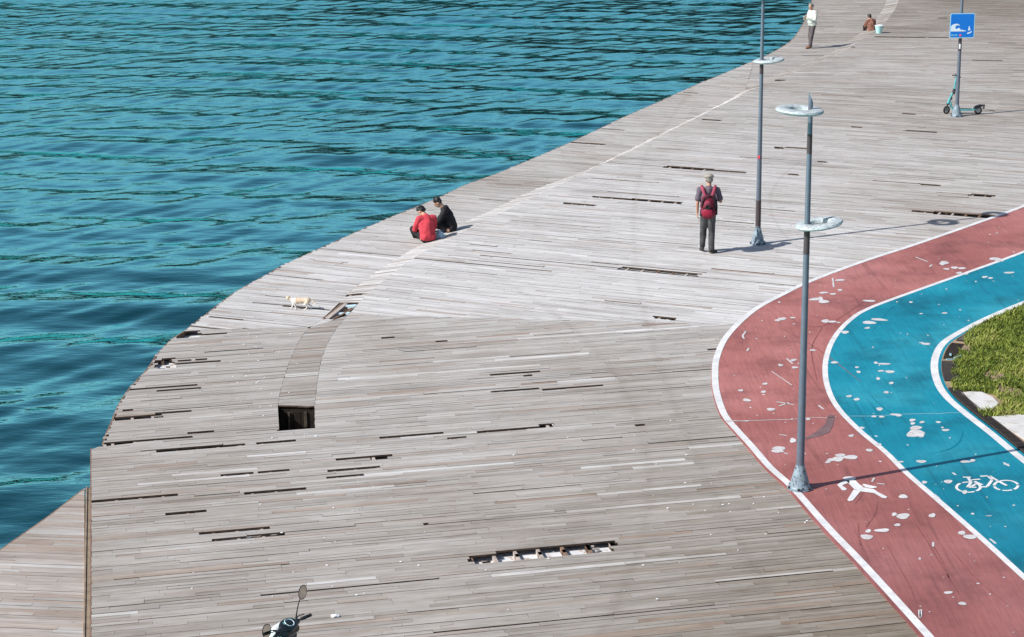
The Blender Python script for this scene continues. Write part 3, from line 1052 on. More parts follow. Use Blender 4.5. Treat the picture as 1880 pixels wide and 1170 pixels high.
# short scratches and tiny flecks
for (x0, y0, x1, y1) in [(1295, 65, 1360, 90), (848, 178, 854, 228), (520, 682, 628, 756), (772, 865, 800, 886), (600, 612, 632, 640), (380, 465, 362, 490),
                         (362, 490, 370, 505), (396, 556, 386, 572), (545, 845, 640, 862), (560, 868, 610, 850), (300, 948, 395, 950), (1370, 118, 1384, 106)]:
    q = [P(*z5(x0, y0), PZ), P(*z5(x1, y1), PZ)]
    mr.ribbon(q, .035 if abs(x1 - x0) < 100 else .02, PZ + .001)
for (x0, y0, x1, y1) in [(1060, 250, 1072, 228), (1315, 940, 1318, 982), (1324, 938, 1322, 978), (600, 0, 560, -6), (1390, 575, 1390, 598), (585, 92, 606, 100), (1085, 258, 1130, 262)]:
    mr.ribbon([P(*z4(x0, y0), PZ), P(*z4(x1, y1), PZ)], .03, PZ + .001)
for (x0, y0, x1, y1) in [(1495, 200, 1512, 212), (1395, 316, 1424, 340), (1695, 556, 1728, 582), (1770, 145, 1800, 165)]:
    mbz.ribbon([P(*z4(x0, y0), PZ), P(*z4(x1, y1), PZ)], .035, PZ + .001)
for _ in range(150):
    x, y = rnd.uniform(1310, 1875), rnd.uniform(420, 1165)
    w_ = P(x, y)
    io, im, ii = nearest(OUT, w_), nearest(MID, w_), nearest(INN, w_)
    def side(curve, i):
        t = curve[min(i + 1, len(curve) - 1)] - curve[max(i - 1, 0)]
        d_ = w_ - curve[i]
        return (-t.y * d_.x + t.x * d_.y) / max(t.length, 1e-6)
    so_, sm_, si_ = side(OUT, io), side(MID, im), side(INN, ii)
    s_ = rnd.uniform(.5, 1.5)
    if so_ > .3 and sm_ < -.12:
        ellipse_px(mr, x, y, s_ * 1.3, s_ * .7, rnd.uniform(-.8, .8), 6, PZ, .3)
    elif sm_ > .12 and si_ < -.15:
        ellipse_px(mbz, x, y, s_ * 1.3, s_ * .7, rnd.uniform(-.8, .8), 6, PZ, .3)
mr.build('paint_patches', M['patch'], path)
mbz.build('paint_patches', M['patch'], cyc)


def zs(x, y):
    return 1500 + x / 4.947, 840 + y / 4.947


pd = MB()
for poly_ in ([(183, 248), (240, 212), (285, 207), (300, 226), (248, 244), (228, 254), (270, 284), (262, 298), (228, 298)],
              [(262, 209), (350, 208), (378, 238), (425, 272), (520, 290), (548, 312), (640, 358), (622, 371), (590, 366), (520, 325), (400, 308), (340, 290), (300, 248)],
              [(410, 246), (425, 240), (538, 264), (545, 272), (505, 281), (440, 270)]):
    pd.poly([P(*zs(*q), PZ + .0010) for q in poly_])
pd.poly([P(*zs(*q), PZ + .0018) for q in [(332, 292), (396, 306), (326, 390), (292, 397), (274, 386)]])
ellipse_px(pd, *zs(294, 190), 60 / 4.947, 18 / 4.947, 0, 20, PZ + .0010, 0)
sy = pd.build('pedestrian_symbol', M['line'], path)
sy['label'] = 'white painted walking figure on the red path'
bk = MB()
for (cx, cy) in ((1375, 270), (1717, 255)):
    n = 30
    for k in range(n):
        if k % 5 == 4 and rnd.random() < .7:
            continue
        q = []
        for j in (0, .5, 1):
            a = 2 * math.pi * (k + j) / n
            q.append(P(*zs(cx + 108 * math.cos(a), cy + 46 * math.sin(a)), PZ))
        bk.ribbon(q, .042, PZ + .0010)
for seg in ([(1325, 180), (1398, 180)], [(1372, 186), (1398, 222)], [(1400, 226), (1366, 272)], [(1366, 272), (1448, 272)], [(1406, 204), (1482, 198)],
            [(1430, 217), (1502, 250)], [(1482, 172), (1550, 168)], [(1556, 172), (1590, 202)], [(1590, 206), (1546, 264)], [(1470, 268), (1546, 268)],
            [(1566, 168), (1640, 212)], [(1646, 216), (1722, 256)], [(1395, 268), (1440, 245)]):
    bk.ribbon([P(*zs(*q), PZ) for q in seg], .045, PZ + .0018)
sy = bk.build('bicycle_symbol', M['line'], cyc)
sy['label'] = 'white painted bicycle on the blue path'

# grey sealer smear, skid marks, the crack across both lanes
mb = MB()
mb.ribbon([P(*q, PZ) for q in [(1527, 762), (1524, 772), (1522, 780), (1512, 792), (1500, 798), (1478, 806)]], [.10, .12, .13, .2, .16, .06], PZ - .001)
mb.build('sealer_smear', M['patch_grey'], path)
mb = MB()
for l in ([(1610, 920), (1608, 940), (1590, 968)], [(1628, 1000), (1650, 1040), (1672, 1080), (1688, 1130)], [(1575, 960), (1580, 1000), (1600, 1040)],
          [(1700, 980), (1730, 1030), (1745, 1070)], [(1740, 1000), (1790, 1060), (1850, 1110)], [(1585, 905), (1570, 925)], [(1660, 930), (1700, 990), (1760, 1090)],
          [(1510, 600), (1490, 640), (1500, 700)], [(1410, 560), (1500, 600), (1600, 545)], [(1580, 700), (1500, 640), (1430, 600)]):
    q = spline([P(*a, PZ) for a in l], .2)
    mb.ribbon(q, [.008 + .012 * math.sin(math.pi * i / (len(q) - 1)) for i in range(len(q))], PZ - .0015)
mb.build('skid_marks', M['skid'], path)
mb = MB()
for (l, w_) in (([(1768, 790), (1764, 808), (1745, 824), (1705, 834)], .03), ([(1556, 760), (1580, 800)], .015), ([(1720, 600), (1650, 560), (1600, 610)], .015),
                ([(1845, 640), (1760, 600)], .02), ([(1590, 720), (1640, 760), (1700, 780)], .015)):
    q = spline([P(*a, PZ) for a in l], .2)
    mb.ribbon(q, [w_ * .3 + w_ * math.sin(math.pi * i / (len(q) - 1)) for i in range(len(q))], PZ - .0015)
mb.build('skid_marks', simple("blue_skid", (.0, .155, .23), .7, .3, 5), cyc)
mb = MB()
q = [P(1330 + i * 23 + rnd.uniform(-3, 3), 774 - i * .95 + rnd.uniform(-1, 1), PZ) for i in range(10)]
mb.ribbon(q, .018, PZ - .001)
mb.build('crack', M['patch'], path)
mb = MB()
q = [P(1548 + i * 22, 765 - i * .75 + rnd.uniform(-.8, .8), PZ) for i in range(11)]
mb.ribbon(q, .018, PZ)
mb.build('crack', simple("light_crack", (.25, .45, .55), .8), cyc)

# ------------------------------------------------------------------ drain, slabs, soil, grass
iA, iB = nearest(INN, P(1728, 715)), nearest(INN, P(1990, 932))
low_c = offset(INN[iA:iB], .215)
ground_poly = offset(INN, .12) + [P(2700, 800), P(2700, 420)]
mb = MB()
mb.poly([Vector((p.x, p.y, 0)) for p in ground_poly], ZP + .006)
struct(mb.build('ground', M['soil']))


def grate(pts, label, w=.2):
    t = thing('drain_grate', label, 'drain grate', pts[0])
    t['group'] = 'drain grates round the lawn'
    o = pts[0].copy()
    loc = [p - o for p in pts]
    ch = MB()
    ch.ribbon(loc, w + .03, .0)
    ch.build('channel', M['void'], t)  # flat strip; shade below the bars painted as dark colour
    for s in (-1, 1):
        fr = MB()
        fr.tube([a_ + Vector((0, 0, .018)) for a_ in offset(loc, s * w / 2)], .012, 4)
        fr.build('rail', M['grate'], t)
    br = MB()
    acc = 0
    for a_, b_ in zip(loc[:-1], loc[1:]):
        dv = (b_ - a_)
        ln = dv.length
        k = 0
        while k * .045 < ln:
            p_ = a_ + dv * (k * .045 / ln)
            nn = Vector((-dv.y, dv.x, 0)).normalized() * w / 2
            br.tube([p_ - nn + Vector((0, 0, .018)), p_ + nn + Vector((0, 0, .018))], .008, 4)
            k += 1
    br.build('bars', simple("grate_bars", (.045, .036, .032), .5, .3, 9), t)
    t.location = Vector((o.x, o.y, ZP + .010))
    return t


grate(low_c, 'long straight drain grate between the blue path and the pale concrete', .17)
i0, i1 = nearest(INN, P(1717, 664)), nearest(INN, P(1726, 712))
grate(offset(INN[i0:i1], .27), 'curved brown drain grate at the tip of the grass', .26)
i2, i3 = nearest(INN, P(1757, 613)), nearest(INN, P(1736, 628))
grate(offset(INN[i2:i3], .30), 'short drain grate piece at the upper end of the broken channel', .24)
i4, i5 = nearest(INN, P(1820, 582)), nearest(INN, P(1772, 606))
grate(offset(INN[i4:i5], .17), 'thin drain grate half buried under the upper edge of the grass', .1)
# broken open channel between
mb = MB()
cc = offset(INN[i3:i0], .26)
mb.ribbon(cc, .24, ZP + .010)
ch = mb.build('open_channel', M['void'])  # flat strip; the channel's inner shade is painted in its colour
tag(ch, 'open broken drain channel with its grate missing beside the grass', 'drain channel')
br_m = simple("broken_plastic_teal", (.30, .50, .55), .5, .3, 9)
for k, (x, y, a, ln, lb) in enumerate([(1760, 655, .9, .30, 'pale teal broken board on the soil beside the open drain'), (1748, 660, .2, .22, 'small teal splinter lying across the open drain'),
                                       (1745, 651, 1.4, .14, 'tiny teal chip at the upper side of the open drain')]):
    o = MB()
    o.box((0, 0, 0), (ln, .06 if k == 0 else .035, .02), bev=.004)
    ob = o.build('broken_board', br_m)
    ob.location = P(x, y, ZP + .04)
    ob.rotation_euler = (.05, .06, a)
    tag(ob, lb, 'debris')
for k, (pts, lb) in enumerate([([(1764, 725), (1780, 723.5), (1802, 724), (1822, 733), (1833, 745), (1822, 755), (1805, 757), (1799, 757)], 'small pale concrete slab surrounded by grass'),
                               ([(1818, 770), (1838, 768), (1880, 765), (2100, 770), (2300, 900), (2200, 985), (1998, 893), (1892, 818)], 'large pale concrete slab below the grass at the right edge')]):
    mb = MB()
    mb.prism([P(*q) for q in pts], -.02, ZP + .03)
    tag(mb.build('concrete_slab', M['concrete']), lb, 'concrete slab')

# grass: many small blades in clumps
def in_poly(x, y, poly):
    c_ = False
    n_ = len(poly)
    for i in range(n_):
        a_, b_ = poly[i], poly[(i + 1) % n_]
        if (a_[1] > y) != (b_[1] > y) and x < (b_[0] - a_[0]) * (y - a_[1]) / (b_[1] - a_[1]) + a_[0]:
            c_ = not c_
    return c_


def mat_grass():
    m = NT("grass_blades")
    at = m.n('Attribute', attribute_name='tone')
    c = m.ramp(at.outputs['Fac'], [(0, (.045, .075, .012)), (.4, (.13, .18, .030)), (.7, (.27, .31, .06)), (1, (.45, .40, .17))])
    m.l(c, m.b.inputs['Base Color'])
    m.b.inputs['Roughness'].default_value = .7
    m.b.inputs['Specular IOR Level'].default_value = .15
    return m.m


gpoly = [tuple(P(*q)[:2]) for q in [(1905, 548), (1880, 562), (1835, 583), (1790, 603), (1768, 622), (1772, 640), (1757, 655), (1748, 680), (1746, 705),
                                    (1750, 722), (1790, 722), (1825, 728), (1842, 745), (1828, 757), (1796, 759), (1804, 770), (1850, 768), (1900, 766), (2250, 765), (2350, 640), (2100, 500)]]
bare = [(P(1826, 692), .20), (P(1852, 721), .22), (P(1765, 640), .2), (P(1752, 700), .12)]
gv, gf, gt = [], [], []
gx = [p[0] for p in gpoly]
gy = [p[1] for p in gpoly]
rg = random.Random(5)
cnt = 0
while cnt < 62000:
    x, y = rg.uniform(min(gx), 12.0), rg.uniform(min(gy), max(gy))
    if not in_poly(x, y, gpoly):
        continue
    n1 = noise.noise(Vector((x * 1.3, y * 1.3, 3)))
    n2 = noise.noise(Vector((x * 4.5, y * 4.5, 9)))
    if n2 + n1 < -.75 and rg.random() < .8:
        continue
    sk = False
    for (bp, br_) in bare:
        dd = math.hypot((x - bp.x), (y - bp.y) * .75)
        if dd < br_ * (1 + .5 * n2) and rg.random() < .82:
            sk = True
    if sk:
        continue
    hgt = (.035 + .05 * max(0, .5 + n2) + .04 * max(0, n1 + .3)) * rg.uniform(.6, 1.4)
    a = rg.uniform(0, 6.283)
    lean = rg.uniform(.2, 1.1) * hgt
    la = rg.uniform(0, 6.283)
    wv = rg.uniform(.006, .013)
    b0 = len(gv)
    dx, dy = math.cos(a) * wv, math.sin(a) * wv
    lx, ly = math.cos(la) * lean, math.sin(la) * lean
    z0 = ZP
    gv += [(x - dx, y - dy, z0), (x + dx, y + dy, z0), (x + dx * .7 + lx * .4, y + dy * .7 + ly * .4, z0 + hgt * .7),
           (x - dx * .7 + lx * .4, y - dy * .7 + ly * .4, z0 + hgt * .7), (x + lx, y + ly, z0 + hgt)]
    gf += [(b0, b0 + 1, b0 + 2, b0 + 3), (b0 + 3, b0 + 2, b0 + 4)]
    tn = min(1, max(0, .42 + .5 * n1 + .35 * n2 + rg.gauss(0, .16)))
    gt += [tn] * 5
    cnt += 1
g = new_obj('grass', gv, gf, mat_grass())
ga = g.data.attributes.new('tone', 'FLOAT', 'POINT')
ga.data.foreach_set('value', gt)
g['kind'] = 'stuff'


# ------------------------------------------------------------------ water and the far shore it mirrors
def mat_water():
    m = NT("sea_water")
    t = m.t
    geo = m.n('NewGeometry')
    tc = geo.outputs['Position']
    mp = m.n('Mapping')
    mp.inputs['Rotation'].default_value = (0, 0, math.radians(14))
    mp.inputs['Scale'].default_value = (.75, 2.4, 1)
    m.l(tc, mp.inputs[0])
    r1 = m.noise(mp.outputs[0], 1.5, 3, .5)
    mp2 = m.n('Mapping')
    mp2.inputs['Rotation'].default_value = (0, 0, math.radians(-48))
    mp2.inputs['Scale'].default_value = (1.2, 3.2, 1)
    m.l(tc, mp2.inputs[0])
    r2 = m.noise(mp2.outputs[0], 2.0, 3, .5)
    hgt = m.math('ADD', m.math('MULTIPLY', r1, 1.0), m.math('MULTIPLY', r2, .9))
    bp = m.n('Bump')
    bp.inputs['Strength'].default_value = 1.0
    bp.inputs['Distance'].default_value = .010
    m.l(hgt, bp.inputs['Height'])
    body = m.n('BsdfDiffuse')
    body.inputs['Color'].default_value = rgb(.0, .017, .023)
    m.l(bp.outputs[0], body.inputs['Normal'])
    gl = m.n('BsdfGlossy')
    gl.inputs['Color'].default_value = rgb(.43, 1.02, .935)
    gl.inputs['Roughness'].default_value = .03
    m.l(bp.outputs[0], gl.inputs['Normal'])
    fr = m.n('Fresnel')
    fr.inputs['IOR'].default_value = 1.45
    m.l(bp.outputs[0], fr.inputs['Normal'])
    mx = m.n('MixShader')
    m.l(m.math('MINIMUM', m.math('MULTIPLY', m.math('POWER', fr.outputs[0], 1.4), 6.2), 1.0), mx.inputs[0])
    m.l(body.outputs[0], mx.inputs[1])
    m.l(gl.outputs[0], mx.inputs[2])
    m.l(mx.outputs[0], m.o.inputs[0])
    return m.m


def axis(lo, hi, st, far_lo, far_hi):
    a = [lo + i * st for i in range(int((hi - lo) / st) + 1)]
    s = st
    x = lo
    pre = []
    while x > far_lo:
        s *= 1.35
        x -= s
        pre.append(x)
    s = st
    x = a[-1]
    post = []
    while x < far_hi:
        s *= 1.35
        x += s
        post.append(x)
    return np.array(list(reversed(pre)) + a + post)


gx = axis(-32.0, 19.0, .10, -1500, 1500)
gy = axis(22.0, 112.0, .12, -300, 2600)
X, Y = np.meshgrid(gx, gy)
Z = np.full_like(X, -1.25)
rw = np.random.RandomState(11)
mask = np.clip((X + 60) / 26, 0, 1) * np.clip((50 - X) / 26, 0, 1) * np.clip((Y - 2) / 18, 0, 1) * np.clip((160 - Y) / 40, 0, 1)
hx = np.zeros_like(X)
wave_set = []
for i in range(70):
    lam = math.exp(rw.uniform(math.log(.7), math.log(4.2)))
    th = math.radians(78 + rw.normal(0, 13))
    wave_set.append((lam, th, .0013 * lam ** .95))
for i in range(5):
    wave_set.append((rw.uniform(3.5, 4.9), math.radians((68, 79, 74, 84, 65)[i]), .0160))
for i in range(24):
    lam = math.exp(rw.uniform(math.log(.5), math.log(2.0)))
    wave_set.append((lam, math.radians(132 + rw.normal(0, 14)), .0019 * lam))
for (lam, th, am) in wave_set:
    k = 2 * math.pi / lam
    ph = rw.uniform(0, 6.283)
    a = k * (X * math.cos(th) + Y * math.sin(th)) + ph
    hx += am * np.cos(a)
Z += hx * mask
ny, nx = X.shape
verts = np.stack([X, Y, Z], -1).reshape(-1, 3).astype(np.float32)
idx = np.arange(ny * nx).reshape(ny, nx)
quads = np.stack([idx[:-1, :-1], idx[:-1, 1:], idx[1:, 1:], idx[1:, :-1]], -1).reshape(-1, 4).astype(np.int32)
me = bpy.data.meshes.new('water')
me.vertices.add(len(verts))
me.vertices.foreach_set('co', verts.ravel())
me.loops.add(quads.size)
me.loops.foreach_set('vertex_index', quads.ravel())
me.polygons.add(len(quads))
me.polygons.foreach_set('loop_start', np.arange(0, quads.size, 4, dtype=np.int32))
me.polygons.foreach_set('loop_total', np.full(len(quads), 4, dtype=np.int32))
me.polygons.foreach_set('use_smooth', np.ones(len(quads), dtype=bool))
me.update(calc_edges=True)
me.validate()
me.materials.append(mat_water())
wat = bpy.data.objects.new('water', me)
C.objects.link(wat)
struct(wat)

# wooded shore across the bay (what the dark streaks on the water mirror)
hv, hf = [], []
NX = 90
for j in range(7):
    for i in range(NX + 1):
        x = -420 + i * 10.5
        prof = 57 + 5 * noise.noise(Vector((x * .03, 5, 1))) + 5 * noise.noise(Vector((x * .12, 5, 1)))
        prof *= .78 + .22 * max(0, min(1, (x + 110) / 100))
        t = j / 6
        hv.append((x, 385 + t * 45 + 6 * noise.noise(Vector((x * .02, j, 0))), -2 + prof * math.sin(t * math.pi / 2)))
for j in range(6):
    for i in range(NX):
        a = j * (NX + 1) + i
        hf.append((a, a + 1, a + NX + 2, a + NX + 1))
mh = NT("wooded_hillside")
tc = mh.n('TexCoord').outputs['Object']
mh.l(mh.ramp(mh.noise(tc, .08, 6, .7), [(.3, (.005, .005, .005)), (.6, (.010, .009, .008)), (.75, (.035, .024, .02))]), mh.b.inputs['Base Color'])
mh.b.inputs['Roughness'].default_value = 1
mh.b.inputs['Specular IOR Level'].default_value = 0
struct(new_obj('hills', hv, hf, mh.m, smooth=True))


# ------------------------------------------------------------------ street lamps with rings
M['pole'] = simple("blue_grey_pole_paint", (.105, .125, .165), .45, .12, 6, dirt=(.11, .12, .14))
M['lamp_base'] = simple("chipped_lamp_base", (.22, .29, .34), .5, .25, 7, dirt=(.05, .06, .07))
M['ring'] = simple("weathered_ring_paint", (.44, .49, .50), .55, .22, 11, dirt=(.22, .25, .27))
M['tape'] = simple("brown_tape", (.065, .05, .052), .6, .2, 8)
M['lens'] = simple("ring_lamp_lens", (.10, .11, .11), .3, .2, 20)


def lamp(label, base, tilts, tapes, rz):
    t = thing('street_lamp', label, 'street lamp', base, rz, 'ring street lamps on the deck')
    b = MB()
    b.lathe([(.165, 0), (.165, .035), (.152, .05), (.135, .10), (.120, .17), (.095, .25), (.072, .33), (.066, .37)], seg=28)
    b.lathe([(.185, 0), (.185, .018), (.16, .022)], seg=28)
    ba = b.build('base', M['lamp_base'], t, smooth=True)
    for k in range(6):
        a = k * math.pi / 3 + .3
        bo = MB()
        bo.lathe([(.018, .018), (.018, .05), (.008, .055)], Matrix.Translation((.168 * math.cos(a), .168 * math.sin(a), 0)), 6)
        bo.build('bolt', M['grate'], ba)
    p = MB()
    n = 24
    prof = [(.060, .34), (.059, .5), (.051, 2), (.041, 3.95), (.036, 5.0)]
    vs, fs = [], []
    p.lathe(prof, seg=n)
    # slanted top
    m_ = Matrix.Identity(4)
    ring0 = [Vector((.036 * math.cos(2 * math.pi * k / n), .036 * math.sin(2 * math.pi * k / n), 5.0)) for k in range(n)]
    ring1 = [Vector((.032 * math.cos(2 * math.pi * k / n), .032 * math.sin(2 * math.pi * k / n), 5.80 - 2.4 * .032 * math.cos(2 * math.pi * k / n))) for k in range(n)]
    p.add(ring0 + ring1, [(k, (k + 1) % n, n + (k + 1) % n, n + k) for k in range(n)] + [tuple(n + k for k in range(n))])
    p.build('pole', M['pole'], t, smooth=True)
    for (z0, z1) in tapes:
        q = MB()
        rr0 = lambda z: np.interp(z, [.34, .5, 2, 3.95, 5.0, 5.8], [.060, .059, .051, .041, .036, .032]) + .0018
        q.lathe([(rr0(z0), z0), (rr0(z1), z1)], seg=24)
        q.build('tape', M['tape'], t)
    for (z, ox, oy, ty, tx) in tilts:
        Mx = Matrix.Translation((ox, oy, z)) @ Matrix.Rotation(ty, 4, 'Y') @ Matrix.Rotation(tx, 4, 'X')
        rg_ = MB()
        prof = [(.145, -.02), (.155, .022), (.175, .036), (.29, .036), (.328, .022), (.340, 0), (.325, -.022), (.28, -.036), (.17, -.036), (.145, -.02)]
        seg = 48
        vs, fs = [], []
        for r, zz in prof[:-1]:
            for k in range(seg):
                a = 2 * math.pi * k / seg
                vs.append(Mx @ Vector((r * math.cos(a), r * math.sin(a), zz)))
        m = len(prof) - 1
        for i in range(m):
            for k in range(seg):
                fs.append((i * seg + k, ((i + 1) % m) * seg + k, ((i + 1) % m) * seg + (k + 1) % seg, i * seg + (k + 1) % seg))
        rg_.add(vs, fs)
        ro = rg_.build('lamp_ring', M['ring'], t, smooth=True)
        ln = MB()
        ln.torus(Mx @ Matrix.Translation((0, 0, -.037)), .225, .04, 48, 8, .2)
        ln.build('lens', M['lens'], ro, smooth=True)
    return t


T1 = math.radians
lampB = lamp('grey lamp post with two tilted rings standing on the edge of the red path', P(1468, 897, ZP), [(5.61, -.15, .02, T1(3), T1(1)), (3.98, .17, .02, T1(-8), T1(0))],
             [(5.0, 5.28), (3.55, 3.88)], 0)
lampA = lamp('grey lamp post standing on the boards just right of the man with the maroon backpack', P(1391, 448), [(5.7, -.15, .02, T1(3), 0), (4.11, .16, .02, T1(-5), 0)],
             [(.42, 1.0), (3.82, 4.02)], 0)
lampC = lamp('grey lamp post carrying the blue wave sign, with a scooter at its foot', P(1756, 214), [(5.7, -.15, .02, T1(3), 0), (4.11, .16, .02, T1(-5), 0)], [(2.0, 2.36)], 0)
st_m = simple("red_sticker", (.6, .03, .06), .5)
q = MB()
q.box((-.02, -.048, 1.98), (.05, .012, .07), Matrix.Rotation(-.35, 3, 'Z'), bev=.003)
q.build('sticker', st_m, lampA)
q = MB()
q.box((-.015, -.048, 2.14), (.05, .012, .15), Matrix.Rotation(-.25, 3, 'Z'), bev=.003)
q.build('sticker', simple("white_sticker", (.65, .66, .68), .5), lampC)

# ------------------------------------------------------------------ wave sign
cb = P(1756, 214)
zb, zt = at_height(cb, 68), at_height(cb, 25)
SZ = .74
sg = thing('wave_sign', 'blue square sign with a white wave, mounted on the lamp post above the scooter', 'sign', (cb.x + .02, cb.y - .10, (zb + zt) / 2))


def rr(w_, h_, r, n=6):
    pts = []
    for (cx, cz, a0) in ((w_ / 2 - r, h_ / 2 - r, 0), (-w_ / 2 + r, h_ / 2 - r, 90), (-w_ / 2 + r, -h_ / 2 + r, 180), (w_ / 2 - r, -h_ / 2 + r, 270)):
        for k in range(n + 1):
            a = math.radians(a0 + 90 * k / n)
            pts.append((cx + r * math.cos(a), cz + r * math.sin(a)))
    return pts


def plate(pts, y0, y1, name, mat, parent):
    """flat plate in the XZ plane, front towards -Y"""
    mb = MB()
    P3 = [Vector((x, z, 0)) for x, z in pts]
    tris = tessellate_polygon([P3])
    n = len(pts)
    vs = [(x, y0, z) for x, z in pts] + [(x, y1, z) for x, z in pts]
    fs = []
    for t in tris:
        a, b, c = (Vector((pts[i][0], pts[i][1])) for i in t)
        cr = (b.x - a.x) * (c.y - a.y) - (b.y - a.y) * (c.x - a.x)
        fs.append(t if cr > 0 else (t[0], t[2], t[1]))
    fs += [tuple(n + i for i in reversed(f)) for f in fs]
    ar = sum(pts[i][0] * pts[(i + 1) % n][1] - pts[(i + 1) % n][0] * pts[i][1] for i in range(n))
    for i in range(n):
        f = (i, (i + 1) % n, n + (i + 1) % n, n + i)
        fs.append(tuple(reversed(f)) if ar > 0 else f)
    mb.add(vs, fs)
    return mb.build(name, mat, parent)


sign_b = simple("sign_blue", (.0, .15, .56), .4, .06, 3)
sign_w = simple("sign_white", (.62, .70, .76), .5, .06, 3)
plate(rr(SZ, SZ, .05), 0, .012, 'panel', simple("sign_edge", (.30, .56, .72), .5, .05, 3), sg)
plate(rr(SZ - .045, SZ - .045, .035), -.004, 0, 'face', sign_b, sg)


def sp(x, y):
    """pixel of the enlarged sign -> sign coordinates"""
    return ((x - 1197) / 250 * SZ, -(y - 265) / 245 * SZ)


wave = [(1082, 322), (1082, 272), (1100, 255), (1125, 246), (1150, 246), (1170, 258), (1172, 266), (1150, 260), (1134, 266), (1126, 280), (1130, 294), (1144, 300),
        (1150, 292), (1164, 287), (1176, 290), (1172, 296), (1180, 304), (1192, 308), (1204, 305), (1212, 312), (1226, 312), (1242, 322)]
plate([sp(*q) for q in wave], -.009, -.005, 'wave_mark', sign_w, sg)
plate([sp(*q) for q in [(1268, 268), (1276, 284), (1272, 285), (1282, 300), (1275, 301), (1284, 312), (1271, 310), (1270, 318), (1265, 318), (1264, 310), (1254, 312), (1262, 300), (1257, 299), (1265, 285), (1261, 284)]],
      -.009, -.005, 'tree_mark', sign_w, sg)
plate([sp(*q) for q in [(1246, 342), (1262, 332), (1280, 330), (1290, 320), (1298, 322), (1290, 334), (1274, 344), (1250, 348)]], -.009, -.005, 'hand_mark', sign_w, sg)
for k, (x, w_) in enumerate(((1092, 5), (1102, 4), (1112, 4), (1130, 6), (1142, 5))):
    plate([sp(*q) for q in [(x - w_, 364), (x - w_ + 2, 354), (x + w_, 352), (x + w_, 364)]], -.009, -.005, 'small_mark', simple("sign_teal", (.25, .6, .6), .5), sg)
plate([sp(1180 + 12 * math.cos(a), 360 + 11 * math.sin(a)) for a in [2 * math.pi * i / 12 for i in range(12)]], -.012, -.0095, 'round_sticker', simple("pink_sticker", (.75, .12, .2), .5), sg)
for zz in (.2, -.2):
    br = MB()
    br.box((0, .05, zz), (.12, .10, .03), bev=.004)
    br.build('bracket', M['grate'], sg)

# ------------------------------------------------------------------ kick scooter behind the lamp post
teal = simple("turquoise_scooter_paint", (.09, .36, .38), .35, .1, 8)
blk = simple("black_rubber", (.02, .02, .022), .6, .3, 12)
dk = simple("dark_plastic", (.035, .037, .042), .45, .2, 12)
kf, kr = P(1742, 213), P(1797, 211)
kf = Vector((kf.x, kf.y + .35, 0))
kr = Vector((kr.x, kr.y + .12, 0))
dirv = kr - kf
wb = dirv.length
ks = thing('kick_scooter', 'turquoise and black electric kick scooter parked against the sign post', 'kick scooter', kf, math.atan2(dirv.y, dirv.x))
# local x runs from the front wheel to the rear wheel
RX = Matrix.Rotation(math.pi / 2, 4, 'X')
for (x, nm, rt, steer) in ((0, 'front_wheel', .125, .55), (wb, 'rear_wheel', .12, 0)):
    w_ = MB()
    Mw = Matrix.Translation((x, 0, rt)) @ Matrix.Rotation(steer, 4, 'Z') @ RX
    w_.torus(Mw, rt - .025, .025, 32, 10)
    wh = w_.build('wheel', blk, ks, smooth=True)
    r_ = MB()
    r_.lathe([(.0, -.02), (.055, -.022), (.06, 0), (.055, .022), (0, .02)], Mw, 20)
    for k in range(5):
        a = k * 2 * math.pi / 5
        r_.tube([Mw @ Vector((.05 * math.cos(a), .05 * math.sin(a), 0)), Mw @ Vector((.09 * math.cos(a), .09 * math.sin(a), 0))], .010, 6)
    r_.build('rim', simple("grey_rim", (.35, .36, .37), .4), wh)
d_ = MB()
d_.box((wb * .52, 0, .135), (wb * .62, .16, .05), bev=.018)
d_.box((wb * .86, 0, .15), (.22, .07, .05), Matrix.Rotation(-.1, 3, 'Y'), bev=.015)
d_.tube([(wb * .24, 0, .14), (wb * .14, 0, .22), (wb * .09, 0, .42)], [.035, .035, .03], 12)
d_.build('footboard', teal, ks, smooth=True)
m_ = MB()
m_.box((wb * .52, 0, .166), (wb * .54, .12, .008), bev=.003)
m_.build('grip_mat', dk, ks)
f_ = MB()
pts = []
for k in range(8):
    a = math.radians(20 + 20 * k)
    pts.append((wb + .155 * math.cos(a), .155 * math.sin(a) + .12))
for s in range(7):
    p_, q_ = pts[s], pts[s + 1]
    f_.box(((p_[0] + q_[0]) / 2, 0, (p_[1] + q_[1]) / 2), (.062, .085, .012), Matrix.Rotation(-math.atan2(q_[1] - p_[1], q_[0] - p_[0]), 3, 'Y'))
f_.box((wb + .10, 0, .27), (.20, .085, .05), bev=.012)
f_.box((wb - .02, 0, .22), (.20, .09, .09), Matrix.Rotation(-.25, 3, 'Y'), bev=.02)
f_.box((wb + .17, 0, .22), (.035, .085, .12), bev=.01)
f_.build('mudguard', dk, ks)
hx_, hz_ = wb * .265, 1.17
fk = MB()
fk.tube([(0, -.055, .125), (.02, -.05, .30)], .014, 8)
fk.tube([(0, .055, .125), (.02, .05, .30)], .014, 8)
fk.box((.025, 0, .31), (.07, .14, .05), bev=.012)
fk.build('fork', dk, ks, smooth=True)
sm_ = MB()
sm_.tube([(.03, 0, .31), (.09, 0, .50), (hx_ * .8, 0, .72)], [.042, .036, .03], 14)
sm_.build('stem', teal, ks, smooth=True)
sm_ = MB()
sm_.tube([(hx_ * .72, 0, .62), (hx_ * .82, 0, .78)], [.048, .045], 14)
sm_.build('stem_sleeve', dk, ks, smooth=True)
sm_ = MB()
sm_.tube([(hx_ * .42, 0, .45), (hx_ * .52, 0, .52)], [.042, .040], 14)
sm_.build('stem_sleeve', dk, ks, smooth=True)
sm_ = MB()
sm_.tube([(hx_ * .8, 0, .76), (hx_, 0, hz_)], [.03, .024], 12)
